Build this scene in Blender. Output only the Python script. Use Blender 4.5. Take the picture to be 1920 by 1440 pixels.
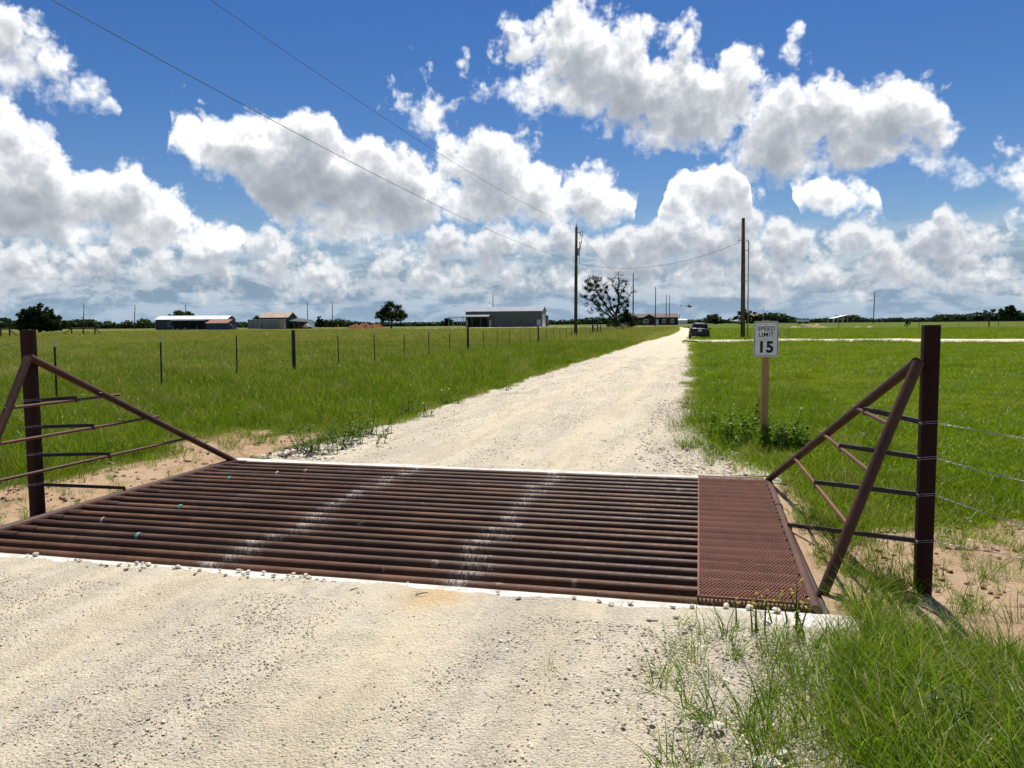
import bpy, bmesh, math, random
import numpy as np
from mathutils import Vector, Matrix, Euler

for o in list(bpy.data.objects):
    bpy.data.objects.remove(o)
scene = bpy.context.scene
COL = scene.collection
R = math.radians

# ------------------------------------------------------------------ camera
cam_data = bpy.data.cameras.new('camera')
cam_data.sensor_width = 36.0
cam_data.lens = 27.375
cam_data.clip_start = 0.05
cam_data.clip_end = 20000
camera = bpy.data.objects.new('camera', cam_data)
COL.objects.link(camera)
camera.matrix_world = (Matrix.Translation((0, 0, 1.55)) @ Matrix.Rotation(R(90 - 4.35), 4, 'X')
                       @ Matrix.Rotation(R(-0.42), 4, 'Z'))
scene.camera = camera

# ------------------------------------------------------------------ light and exposure
SUN_AZ, SUN_EL = R(13), R(66)          # azimuth from +Y towards +X
sun_data = bpy.data.lights.new('sun', 'SUN')
sun_data.energy = 4.9
sun_data.angle = R(0.53)
sun_data.color = (1.0, 0.955, 0.88)
sun = bpy.data.objects.new('sun', sun_data)
COL.objects.link(sun)
sdir = Vector((math.sin(SUN_AZ) * math.cos(SUN_EL), math.cos(SUN_AZ) * math.cos(SUN_EL), math.sin(SUN_EL)))
sun.rotation_euler = sdir.to_track_quat('Z', 'Y').to_euler()
sun.location = (0, 0, 60)
scene.view_settings.view_transform = 'Standard'
scene.view_settings.look = 'None'
scene.view_settings.exposure = 0.32
scene.view_settings.gamma = 1.0
scene.view_settings.use_curve_mapping = False
scene.cycles.use_denoising = True
scene.cycles.max_bounces = 6
scene.cycles.diffuse_bounces = 3
scene.cycles.glossy_bounces = 3
scene.cycles.transmission_bounces = 4
scene.cycles.transparent_max_bounces = 8
scene.cycles.caustics_reflective = False
scene.cycles.caustics_refractive = False


class NT:
    """short hand for building shader node trees"""
    def __init__(self, tree):
        self.t = tree
        self.n = tree.nodes
        self.l = tree.links

    def put(self, sock, v):
        if isinstance(v, bpy.types.NodeSocket):
            self.l.new(v, sock)
        elif v is not None:
            sock.default_value = v

    def node(self, typ, props=None, **ins):
        nd = self.n.new(typ)
        for k, v in (props or {}).items():
            setattr(nd, k, v)
        for k, v in ins.items():
            key = int(k[1:]) if k[0] == '_' and k[1:].isdigit() else k.replace('_', ' ')
            self.put(nd.inputs[key], v)
        return nd

    def m(self, op, a, b=None, c=None, clamp=False):
        nd = self.n.new('ShaderNodeMath')
        nd.operation = op
        nd.use_clamp = clamp
        for i, v in enumerate((a, b, c)):
            if v is not None:
                self.put(nd.inputs[i], v)
        return nd.outputs[0]

    def vm(self, op, a, b=None, s=None):
        nd = self.n.new('ShaderNodeVectorMath')
        nd.operation = op
        self.put(nd.inputs[0], a)
        if b is not None:
            self.put(nd.inputs[1], b)
        if s is not None:
            self.put(nd.inputs['Scale'], s)
        return nd.outputs['Value'] if op in ('DOT_PRODUCT', 'LENGTH') else nd.outputs[0]

    def xyz(self, x, y, z=0.0):
        nd = self.n.new('ShaderNodeCombineXYZ')
        for i, v in enumerate((x, y, z)):
            self.put(nd.inputs[i], v)
        return nd.outputs[0]

    def sep(self, v):
        nd = self.n.new('ShaderNodeSeparateXYZ')
        self.put(nd.inputs[0], v)
        return nd.outputs

    def smooth(self, v, a, b, lo=0.0, hi=1.0):
        nd = self.n.new('ShaderNodeMapRange')
        nd.interpolation_type = 'SMOOTHSTEP'
        self.put(nd.inputs[0], v)
        self.put(nd.inputs[1], a)
        self.put(nd.inputs[2], b)
        self.put(nd.inputs[3], lo)
        self.put(nd.inputs[4], hi)
        return nd.outputs[0]

    def lin(self, v, a, b, lo=0.0, hi=1.0):
        nd = self.n.new('ShaderNodeMapRange')
        self.put(nd.inputs[0], v)
        for i, q in enumerate((a, b, lo, hi)):
            self.put(nd.inputs[i + 1], q)
        return nd.outputs[0]

    def noise(self, vec, scale, detail=4.0, rough=0.5, lac=2.0, dist=0.0, dim='3D', typ='FBM', out=0):
        nd = self.n.new('ShaderNodeTexNoise')
        nd.noise_dimensions = dim
        nd.noise_type = typ
        self.put(nd.inputs['Vector'], vec)
        self.put(nd.inputs['Scale'], scale)
        self.put(nd.inputs['Detail'], detail)
        self.put(nd.inputs['Roughness'], rough)
        self.put(nd.inputs['Lacunarity'], lac)
        self.put(nd.inputs['Distortion'], dist)
        return nd.outputs[out]

    def voro(self, vec, scale, detail=0.0, rough=0.5, lac=2.0, dim='3D', feature='F1', rnd=1.0, out=0):
        nd = self.n.new('ShaderNodeTexVoronoi')
        nd.voronoi_dimensions = dim
        nd.feature = feature
        self.put(nd.inputs['Vector'], vec)
        self.put(nd.inputs['Scale'], scale)
        self.put(nd.inputs['Detail'], detail)
        self.put(nd.inputs['Roughness'], rough)
        self.put(nd.inputs['Lacunarity'], lac)
        self.put(nd.inputs['Randomness'], rnd)
        return nd.outputs[out]

    def mix(self, f, a, b, blend='MIX'):
        nd = self.n.new('ShaderNodeMix')
        nd.data_type = 'RGBA'
        nd.blend_type = blend
        self.put(nd.inputs[0], f)
        for i, v in ((6, a), (7, b)):
            if isinstance(v, (tuple, list)) and len(v) == 3:
                v = (*v, 1.0)
            self.put(nd.inputs[i], v)
        return nd.outputs[2]

    def ramp(self, v, stops, interp='LINEAR'):
        nd = self.n.new('ShaderNodeValToRGB')
        nd.color_ramp.interpolation = interp
        e = nd.color_ramp.elements
        while len(e) < len(stops):
            e.new(0.5)
        for i, (p, c) in enumerate(stops):
            e[i].position = p
            e[i].color = (*c, 1.0) if len(c) == 3 else c
        self.put(nd.inputs[0], v)
        return nd.outputs[0]

    def curve(self, v, pts):
        """piecewise linear look-up of v in 0..1"""
        nd = self.n.new('ShaderNodeFloatCurve')
        c = nd.mapping.curves[0]
        nd.mapping.use_clip = False
        nd.mapping.extend = 'HORIZONTAL'
        for i, (x, y) in enumerate(pts):
            if i < 2:
                c.points[i].location = (x, y)
            else:
                c.points.new(x, y)
        for p in c.points:
            p.handle_type = 'VECTOR'
        nd.mapping.update()
        self.put(nd.inputs['Value'], v)
        return nd.outputs[0]


# ------------------------------------------------------------------ sky: clear air plus cumulus, all from the view direction
def sky_dir(px, py):
    """bearing and elevation (radians) of a spot of the sky noted on the 1920 x 1440 photograph"""
    a, b = px - 960.0, py - 720.0
    c, s = math.cos(R(.42)), math.sin(R(.42))
    u, v = a * c - b * s, a * s + b * c
    x, up = u / 1460.0, -v / 1460.0
    c, s = math.cos(R(4.35)), math.sin(R(4.35))
    d = Vector((x, c + up * s, -s + up * c)).normalized()
    return math.atan2(d.x, d.y), math.asin(d.z)


def build_world():
    w = bpy.data.worlds.new('World')
    scene.world = w
    w.use_nodes = True
    w.node_tree.nodes.clear()
    T = NT(w.node_tree)
    out = T.node('ShaderNodeOutputWorld')
    bg = T.node('ShaderNodeBackground', Strength=0.1)
    T.l.new(bg.outputs[0], out.inputs[0])
    sky = T.n.new('ShaderNodeTexSky')
    sky.sky_type = 'NISHITA'
    sky.sun_disc = False
    sky.sun_elevation = SUN_EL
    sky.sun_rotation = SUN_AZ
    sky.altitude = 100
    sky.air_density = 1.0
    sky.dust_density = 0.3
    sky.ozone_density = 3.0
    d = T.node('ShaderNodeTexCoord').outputs['Generated']
    x, y, z = T.sep(d)
    az = T.m('ARCTAN2', x, y)
    el = T.m('ARCSINE', z)
    # clear-sky colour, deepened
    hs = T.node('ShaderNodeHueSaturation', Saturation=1.36, Value=0.68, Color=sky.outputs[0], Hue=0.512)
    base_col = hs.outputs[0]

    P = T.xyz(az, el, 0.0)
    wob1 = T.vm('SUBTRACT', T.noise(P, 7.0, 3.0, 0.5, dim='2D', out=1), (0.5, 0.5, 0.5))
    wob2 = T.vm('SUBTRACT', T.noise(P, 30.0, 5.0, 0.55, dim='2D', out=1), (0.5, 0.5, 0.5))
    PW = T.vm('ADD', T.vm('ADD', P, T.vm('MULTIPLY', wob1, (0.055, 0.035, 0.0))), T.vm('MULTIPLY', wob2, (0.012, 0.010, 0.0)))
    azw, elw, _ = T.sep(PW)
    a01 = T.m('DIVIDE', T.m('ADD', T.m('WRAP', azw, -1.05, 1.05), 1.05), 2.1)

    def billow(p, s):
        v = T.voro(p, s, 3.0, 0.5, 2.3, dim='2D', rnd=1.0)
        n = T.noise(p, s * 0.75, 7.0, 0.57, dim='2D')
        return T.m('ADD', T.m('MULTIPLY', v, -0.70), T.m('MULTIPLY', n, 1.0))

    D1, D2, D3 = 0.013, 0.036, 0.085        # how far up the light path the cloud is probed

    def field(s, k):
        ps = T.vm('ADD', P, T.vm('MULTIPLY', wob2, (0.014, 0.014, 0.0)))
        up1 = T.vm('ADD', ps, (0.003 * k, D1 * k, 0.0))
        up2 = T.vm('ADD', ps, (0.008 * k, D2 * k, 0.0))
        return billow(ps, s), billow(up1, s), billow(up2, s), k

    big = field(15.0, 1.0)
    small = field(34.0, 0.5)
    mid = field(22.0, 0.65)
    fine = T.m('SUBTRACT', T.noise(P, 85.0, 5.0, 0.55, dim='2D'), 0.5)
    soft_n = T.m('SUBTRACT', T.noise(P, 8.0, 4.0, 0.5, dim='2D'), 0.5)
    wisp = T.m('SUBTRACT', T.noise(T.vm('ADD', P, T.vm('MULTIPLY', wob1, (0.12, 0.12, 0.0))), 26.0, 7.0, 0.65, dim='2D'), 0.5)

    def prof(pts):
        q = [((sky_dir(px, py)[0] + 1.05) / 2.1, sky_dir(px, py)[1]) for px, py in pts]
        q.sort()
        return T.curve(a01, q)

    def row(col, top, bot, fld, kt, kb, amp, soft, alpha_max=1.0, white=8.8, grey=2.6, bias=0.42, k_abs=1.0, blue=1.0):
        t, b = prof(top), prof(bot)
        k = fld[3]

        def dens_at(lift, hv):
            e = T.m('ADD', elw, lift) if lift else elw
            up = T.m('MULTIPLY', T.m('SUBTRACT', t, e), kt)
            dn = T.m('MULTIPLY', T.m('SUBTRACT', e, b), kb)
            s = T.m('MINIMUM', T.m('SMOOTH_MIN', up, dn, 0.35), 1.3)
            if hv is not None:
                s = T.m('ADD', s, T.m('MULTIPLY', T.m('SUBTRACT', hv, 0.2), amp))
            return T.m('ADD', s, bias)
        qv = T.m('DIVIDE', T.m('SUBTRACT', elw, b), T.m('MAXIMUM', T.m('SUBTRACT', t, b), 0.03), clamp=True)
        hb = T.m('ADD', T.m('MULTIPLY', T.m('SUBTRACT', fld[0], 0.2), T.smooth(qv, 0.0, 0.45, 0.45, 1.0)), 0.2)
        d0 = dens_at(0.0, hb)
        # fraying: wispy where the body is thin
        d0 = T.m('ADD', d0, T.m('MULTIPLY', T.m('ADD', T.m('MULTIPLY', fine, 0.30), T.m('MULTIPLY', wisp, 0.16)), amp))
        a = T.smooth(d0, 0.0, soft)
        if alpha_max < 1.0:
            a = T.m('MULTIPLY', a, alpha_max)
        d1 = T.m('MAXIMUM', dens_at(D1 * k, fld[1]), 0.0)
        d2 = T.m('MAXIMUM', dens_at(D2 * k, fld[2]), 0.0)
        d3 = T.m('MAXIMUM', dens_at(D3 * k, None), 0.0)
        thick = T.m('ADD', T.m('MULTIPLY', d1, 0.60), T.m('ADD', T.m('MULTIPLY', d2, 0.55), T.m('MULTIPLY', d3, 0.36)))
        thick = T.m('ADD', thick, T.m('MULTIPLY', T.m('ADD', soft_n, T.m('ADD', T.m('MULTIPLY', fine, 0.16), T.m('MULTIPLY', wisp, 0.12))), 0.62))
        thick = T.m('SUBTRACT', thick, T.m('MULTIPLY', T.m('SUBTRACT', fld[0], fld[1]), 1.0))
        thick = T.m('MAXIMUM', T.m('MULTIPLY', T.m('SUBTRACT', thick, 0.10), 1.5 * k_abs), 0.0)
        light = T.m('EXPONENT', T.m('MULTIPLY', thick, -1.0))
        rim = T.smooth(d0, 0.0, 0.6, 0.2, 0.0)
        light = T.m('MINIMUM', T.m('ADD', light, rim), 1.0)
        c = T.mix(light, (grey * .92, grey * 1.04, grey * 1.22 * blue), (white * 0.985, white, white * 1.015))
        return T.mix(a, col, c)

    # haze bank low over the land, then the rows of cumulus from far to near
    hz = T.smooth(el, 0.03, 0.165, 1.0, 0.0)
    low = T.vm('ADD', T.xyz(az, T.m('MULTIPLY', el, 3.0), 0.0), T.vm('MULTIPLY', wob1, (0.08, 0.10, 0.0)))
    st = T.noise(low, 13.0, 8.0, 0.6, dim='2D')
    st2 = T.m('SUBTRACT', st, T.noise(T.vm('ADD', low, (0.0, 0.035, 0.0)), 13.0, 6.0, 0.6, dim='2D'))
    lowc = T.mix(T.smooth(T.m('ADD', st, T.m('MULTIPLY', st2, 1.2)), 0.30, 0.76), (1.85, 2.65, 3.6), (4.2, 4.8, 5.5))
    lowc = T.mix(T.smooth(el, 0.0, 0.055, 0.6, 0.0), lowc, (2.8, 3.9, 5.1))
    base_col = T.mix(T.m('MULTIPLY', hz, T.smooth(T.m('ADD', st, T.m('MULTIPLY', hz, 0.85)), 0.5, 1.0)), base_col, lowc)

    far_top = [(-400, 430), (-150, 470), (0, 450), (60, 455), (110, 430), (160, 455), (260, 470), (380, 440), (440, 425), (520, 415), (590, 440), (620, 470),
               (700, 440), (790, 455), (850, 420), (900, 410), (960, 430), (1040, 400), (1100, 430), (1180, 415), (1260, 400),
               (1340, 410), (1400, 395), (1470, 400), (1560, 430), (1600, 405), (1650, 415), (1690, 450), (1760, 395), (1830, 420), (1920, 440), (2200, 420), (2500, 460)]
    far_bot = [(-400, 535), (0, 530), (200, 520), (400, 522), (600, 525), (800, 520), (1000, 528), (1200, 522), (1400, 520), (1600, 530), (1800, 515), (1920, 510), (2500, 530)]
    base_col = row(base_col, far_top, far_bot, mid, 26, 12, 1.35, 0.6, 0.96, 7.6, 2.5, 0.46, 0.9, 1.08)
    r0_top = [(-400, 590), (0, 505), (90, 480), (180, 510), (260, 560), (480, 560), (560, 520), (640, 545), (760, 520), (900, 540), (1010, 545), (1050, 527), (1080, 560), (1180, 560),
              (1320, 530), (1390, 545), (1440, 570), (1500, 520), (1640, 540), (1720, 510), (1800, 520), (1920, 530), (2500, 560)]
    r0_bot = [(-400, 570), (0, 535), (90, 535), (180, 540), (260, 545), (480, 545), (560, 548), (640, 552), (760, 550), (900, 552), (1010, 555), (1080, 556), (1180, 545),
              (1320, 556), (1390, 556), (1440, 555), (1500, 548), (1640, 552), (1720, 545), (1800, 548), (1920, 550), (2500, 560)]
    base_col = row(base_col, r0_top, r0_bot, small, 40, 30, 1.0, 0.9, 0.7, 6.4, 2.8, 0.30, 1.0, 1.05)

    G = 700  # a gap in a row: its top lies below its base
    r2_top = [(-400, G), (285, G), (297, 200), (340, 180), (400, 208), (440, 225), (475, 195), (560, 195), (620, 230), (655, 272), (690, 255), (725, 240),
              (760, 270), (800, 300), (815, 240), (860, 232), (930, 262), (985, 255), (1040, 308), (1100, 322), (1150, 340), (1190, 365), (1205, G), (2500, G)]
    r2_bot = [(-400, 430), (297, 238), (350, 290), (430, 325), (480, 385), (540, 432), (700, 438), (800, 436), (830, 410), (905, 400), (1000, 420), (1190, 415), (2500, 420)]
    base_col = row(base_col, r2_top, r2_bot, big, 20, 15, 1.25, 0.40)
    r1_top = [(-500, 260), (-250, 230), (-90, 260), (0, 203), (50, 228), (100, 258), (140, 318), (165, 298), (210, 283), (250, 306), (270, 345), (320, 333), (350, 348),
              (370, 395), (445, 432), (460, G), (1190, G), (1240, 345), (1270, 318), (1300, 305), (1360, 302), (1395, 330), (1412, 390), (1425, G), (1488, G), (1500, 362), (1560, 342), (1610, 344), (1655, 372), (1668, G),
              (1860, G), (1875, 378), (1920, 370), (2050, 360), (2150, 330), (2300, G), (2500, G)]
    r1_bot = [(-500, 440), (-250, 430), (0, 425), (100, 440), (250, 452), (350, 456), (445, 448), (1190, 400), (1300, 402), (1412, 404), (1500, 378), (1560, 392), (1655, 384),
              (1860, 400), (1920, 402), (2150, 410), (2500, 410)]
    base_col = row(base_col, r1_top, r1_bot, big, 22, 17, 1.2, 0.36)
    r3_top = [(-500, 40), (-200, 60), (0, 20), (60, 40), (130, 80), (180, 120), (215, 165), (280, 190), (300, G), (700, G), (715, 160), (755, 142), (800, 140), (842, 185), (850, 165), (880, 140), (900, 170),
              (922, 120), (960, 58), (1010, 18), (1100, -20), (1180, 25), (1235, 82), (1300, 76), (1332, 135), (1385, 100), (1430, 104), (1482, 72), (1540, 150), (1592, 165),
              (1620, 128), (1685, 116), (1742, 140), (1792, 188), (1830, 250), (1895, 236), (1960, 260), (2100, 240), (2250, 300), (2300, G), (2500, G)]
    r3_bot = [(-500, 120), (0, 145), (100, 150), (200, 190), (280, 215), (700, 190), (760, 205), (800, 240), (842, 205), (880, 172), (922, 165), (980, 182), (1040, 190), (1100, 215), (1150, 240), (1230, 265),
              (1340, 270), (1400, 312), (1500, 328), (1600, 316), (1640, 292), (1720, 286), (1800, 302), (1850, 325), (1920, 348), (2100, 350), (2500, 340)]
    base_col = row(base_col, r3_top, r3_bot, big, 17, 13, 1.4, 0.46, bias=0.46)
    # the same broken cumulus overhead, seen from below
    zz = T.m('MAXIMUM', z, 0.05)
    flat = T.xyz(T.m('DIVIDE', x, zz), T.m('DIVIDE', y, zz), 0.0)
    cov = T.m('ADD', T.noise(flat, 1.1, 7.0, 0.55, dim='2D'), T.m('MULTIPLY', T.voro(flat, 2.2, 2.0, dim='2D'), -0.12))
    ca = T.m('MULTIPLY', T.smooth(cov, 0.50, 0.60), T.smooth(el, 0.44, 0.55))
    base_col = T.mix(ca, base_col, T.mix(T.smooth(cov, 0.5, 0.75), (9.0, 9.1, 9.2), (5.0, 5.4, 5.9)))
    T.l.new(base_col, bg.inputs[0])
    w.cycles.sampling_method = 'MANUAL'
    w.cycles.sample_map_resolution = 512


build_world()

# ------------------------------------------------------------------ frame of the road: u to its right, v along it
TH = R(13.5)
UX, UY = math.cos(TH), -math.sin(TH)
VX, VY = math.sin(TH), math.cos(TH)
rng = np.random.default_rng(7)
random.seed(7)


def xy(u, v):
    return u * UX + v * VX, u * UY + v * VY


def uvof(x, y):
    return x * UX + y * UY, x * VX + y * VY


def sst(x, a, b):
    t = np.clip((np.asarray(x, float) - a) / (b - a), 0, 1)
    return t * t * (3 - 2 * t)


def wob(x, y, s=1.0, seed=0.0):
    x = np.asarray(x, float) * s
    y = np.asarray(y, float) * s
    return (np.sin(1.7 * x + 2.3 * y + seed) + np.sin(-2.9 * x + 1.3 * y + 2.1 * seed + 1.0)
            + 0.6 * np.sin(4.1 * x + 3.7 * y + 0.7 * seed) + 0.5 * np.sin(-5.3 * x + 6.1 * y + 1.9 * seed)) / 3.1


def gz(x, y):
    """height of the land: flat by the guard, rising gently into the distance"""
    x = np.asarray(x, float)
    y = np.asarray(y, float)
    k = 0.0026 + 0.0026 * sst(x, -70, 15)
    s = y - 60.0
    rise = k * (s + np.sqrt(s * s + 400.0)) * 0.5
    lim = 1.35 + 0.2 * sst(x, -70, 15)
    rise = lim * np.tanh(rise / lim)
    u, v = uvof(x, y)
    side = np.maximum(np.maximum(-5.16 - u, u - 0.69), 0)
    near = sst(side, 0.02, 0.35) * (1 - sst(side, 1.2, 3.5)) * sst(v, 2.6, 4.2) * (1 - sst(v, 7.6, 9.5))
    dip = -0.075 * near * (1 + 0.5 * wob(x, y, 1.6, 2.0))
    far = sst(np.abs(v - 6) + np.abs(u + 2) * 0.5, 5, 14)
    return rise + dip + 0.035 * far * wob(x, y, 0.23, 1.0) + 0.012 * sst(side, 0.05, 0.6) * wob(x, y, 3.1, 4.0)


def W(u, v, z=0.0):
    x, y = xy(u, v)
    return Vector((x, y, z))


def Wg(u, v, z=0.0):
    x, y = xy(u, v)
    return Vector((x, y, float(gz(x, y)) + z))


def PG(x, y, z=0.0):
    return Vector((x, y, float(gz(x, y)) + z))


# ------------------------------------------------------------------ mesh helpers
class MB:
    def __init__(self):
        self.v = []
        self.f = []

    def add(self, vs, fs):
        n = len(self.v)
        self.v += [tuple(p) for p in vs]
        self.f += [tuple(i + n for i in q) for q in fs]
        return self

    def box(self, c, s, rz=0.0, M=None, taper=1.0):
        hx, hy, hz = s[0] / 2, s[1] / 2, s[2] / 2
        vs = []
        for sz in (-1, 1):
            k = taper if sz > 0 else 1.0
            for sx, sy in ((-1, -1), (1, -1), (1, 1), (-1, 1)):
                vs.append(Vector((sx * hx * k, sy * hy * k, sz * hz)))
        if M is None:
            M = Matrix.Rotation(rz, 3, 'Z')
        vs = [M @ p + Vector(c) for p in vs]
        return self.add(vs, [(3, 2, 1, 0), (4, 5, 6, 7), (0, 1, 5, 4), (1, 2, 6, 5), (2, 3, 7, 6), (3, 0, 4, 7)])

    def bar(self, a, b, w, h, up=(0, 0, 1)):
        """square bar between two points"""
        a, b = Vector(a), Vector(b)
        t = (b - a).normalized()
        up = Vector(up)
        s = t.cross(up)
        if s.length < 1e-4:
            s = t.cross(Vector((1, 0, 0)))
        s.normalize()
        n = s.cross(t)
        vs = []
        for p in (a, b):
            for i, j in ((-1, -1), (1, -1), (1, 1), (-1, 1)):
                vs.append(p + s * (i * w / 2) + n * (j * h / 2))
        return self.add(vs, [(3, 2, 1, 0), (4, 5, 6, 7), (0, 1, 5, 4), (1, 2, 6, 5), (2, 3, 7, 6), (3, 0, 4, 7)])

    def tube(self, pts, r, n=10, cap=True, hollow=0.0):
        pts = [Vector(p) for p in pts]
        rr = r if isinstance(r, (list, tuple, np.ndarray)) else [r] * len(pts)
        base = len(self.v)
        prev = None
        for i, p in enumerate(pts):
            t = (pts[min(i + 1, len(pts) - 1)] - pts[max(i - 1, 0)]).normalized()
            if prev is None:
                a = Vector((0, 0, 1)) if abs(t.z) < 0.9 else Vector((1, 0, 0))
                s = t.cross(a).normalized()
            else:
                s = (prev - t * prev.dot(t)).normalized()
            prev = s
            q = t.cross(s)
            for k in range(n):
                an = 2 * math.pi * k / n
                self.v.append(tuple(p + (s * math.cos(an) + q * math.sin(an)) * rr[i]))
        for i in range(len(pts) - 1):
            for k in range(n):
                a = base + i * n + k
                b = base + i * n + (k + 1) % n
                self.f.append((a, b, b + n, a + n))
        if cap:
            self.f.append(tuple(base + k for k in range(n))[::-1])
            self.f.append(tuple(base + (len(pts) - 1) * n + k for k in range(n)))
        return self

    def poly(self, pts, th=None, axis=(0, 0, 1)):
        """a flat polygon, pushed to thickness th along axis"""
        pts = [Vector(p) for p in pts]
        n = len(pts)
        if th is None:
            return self.add(pts, [tuple(range(n))])
        d = Vector(axis).normalized() * th
        vs = pts + [p + d for p in pts]
        fs = [tuple(range(n))[::-1], tuple(range(n, 2 * n))]
        fs += [(i, (i + 1) % n, (i + 1) % n + n, i + n) for i in range(n)]
        return self.add(vs, fs)

    def loft(self, rings, cap=True):
        base = len(self.v)
        n = len(rings[0])
        for r in rings:
            self.v += [tuple(p) for p in r]
        for i in range(len(rings) - 1):
            for k in range(n):
                a = base + i * n + k
                b = base + i * n + (k + 1) % n
                self.f.append((a, b, b + n, a + n))
        if cap:
            self.f.append(tuple(base + k for k in range(n))[::-1])
            self.f.append(tuple(base + (len(rings) - 1) * n + k for k in range(n)))
        return self

    def ball(self, c, r, seg=10, rings=6, jit=0.0):
        c = Vector(c)
        r = r if isinstance(r, (tuple, list, Vector)) else (r, r, r)
        rs = []
        for i in range(1, rings):
            ph = math.pi * i / rings
            rs.append([c + Vector((r[0] * math.sin(ph) * math.cos(2 * math.pi * k / seg) * (1 + jit * random.uniform(-1, 1)),
                                   r[1] * math.sin(ph) * math.sin(2 * math.pi * k / seg) * (1 + jit * random.uniform(-1, 1)),
                                   -r[2] * math.cos(ph) * (1 + jit * random.uniform(-1, 1)))) for k in range(seg)])
        return self.loft(rs)

    def mesh(self, name, mats=None, smooth=False):
        me = bpy.data.meshes.new(name)
        me.from_pydata(self.v, [], self.f)
        for m in (mats if isinstance(mats, (list, tuple)) else [mats]):
            if m is not None:
                me.materials.append(m)
        if smooth:
            me.polygons.foreach_set('use_smooth', [True] * len(me.polygons))
            if smooth == 'auto':
                try:
                    me.set_sharp_from_angle(angle=R(40))
                except Exception:
                    pass
        me.update()
        return me

    def obj(self, name, mat, parent=None, smooth=False):
        return link(name, self.mesh(name, mat, smooth), parent)


def link(name, data, parent=None):
    o = bpy.data.objects.new(name, data)
    COL.objects.link(o)
    if parent is not None:
        o.parent = parent
    return o


def tag(o, label=None, cat=None, group=None, kind=None):
    if label:
        o['label'] = label
    if cat:
        o['category'] = cat
    if group:
        o['group'] = group
    if kind:
        o['kind'] = kind
    return o


def thing(name, label, cat, loc=(0, 0, 0), rz=0.0, group=None):
    o = bpy.data.objects.new(name, None)
    COL.objects.link(o)
    o.empty_display_size = 0.2
    o.location = loc
    o.rotation_euler = (0, 0, rz)
    return tag(o, label, cat, group)


def mesh_np(name, verts, faces, mat, smooth=False):
    """fast mesh from numpy arrays; faces is an (n, k) index array"""
    me = bpy.data.meshes.new(name)
    k = faces.shape[1]
    me.vertices.add(len(verts))
    me.vertices.foreach_set('co', np.asarray(verts, np.float32).ravel())
    me.loops.add(faces.size)
    me.loops.foreach_set('vertex_index', np.asarray(faces, np.int32).ravel())
    me.polygons.add(len(faces))
    me.polygons.foreach_set('loop_start', np.arange(0, faces.size, k, dtype=np.int32))
    me.polygons.foreach_set('loop_total', np.full(len(faces), k, np.int32))
    if smooth:
        me.polygons.foreach_set('use_smooth', np.ones(len(faces), bool))
    me.update(calc_edges=True)
    if mat is not None:
        me.materials.append(mat)
    return me


# ------------------------------------------------------------------ materials
def mat_new(name):
    m = bpy.data.materials.new(name)
    m.use_nodes = True
    m.node_tree.nodes.clear()
    T = NT(m.node_tree)
    out = T.node('ShaderNodeOutputMaterial')
    return m, T, out


def bsdf(T, out, color, rough=0.6, metal=0.0, spec=0.5, normal=None, **kw):
    b = T.node('ShaderNodeBsdfPrincipled')
    if isinstance(color, tuple) and len(color) == 3:
        color = (*color, 1.0)
    T.put(b.inputs['Base Color'], color)
    T.put(b.inputs['Roughness'], rough)
    T.put(b.inputs['Metallic'], metal)
    T.put(b.inputs['Specular IOR Level'], spec)
    if normal is not None:
        T.put(b.inputs['Normal'], normal)
    for k, v in kw.items():
        T.put(b.inputs[k.replace('_', ' ')], v)
    T.l.new(b.outputs[0], out.inputs[0])
    return b


def bump(T, h, strength=0.5, dist=0.01, normal=None):
    nd = T.node('ShaderNodeBump', Strength=strength, Distance=dist, Height=h)
    if normal is not None:
        T.put(nd.inputs['Normal'], normal)
    return nd.outputs[0]


def coords(T, kind='Object'):
    return T.node('ShaderNodeTexCoord').outputs[kind]


def world_pos(T):
    return T.node('ShaderNodeNewGeometry').outputs['Position']


def simple(name, c, rough=0.6, var=0.25, scale=3.0, metal=0.0, spec=0.4, bmp=0.0, bscale=40.0, c2=None):
    """a painted or plain surface with uneven tone and a little relief"""
    m, T, out = mat_new(name)
    p = world_pos(T)
    n = T.noise(p, scale, 6.0, 0.6)
    c2 = c2 or tuple(x * (1 - var) for x in c)
    col = T.mix(T.smooth(n, 0.35, 0.7), tuple(min(1, x * (1 + var * 0.4)) for x in c), c2)
    nrm = bump(T, T.noise(p, bscale, 5.0, 0.6), bmp, 0.01) if bmp else None
    bsdf(T, out, col, T.lin(n, 0.3, 0.7, rough - 0.08, rough + 0.1), metal, spec, nrm)
    return m


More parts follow.
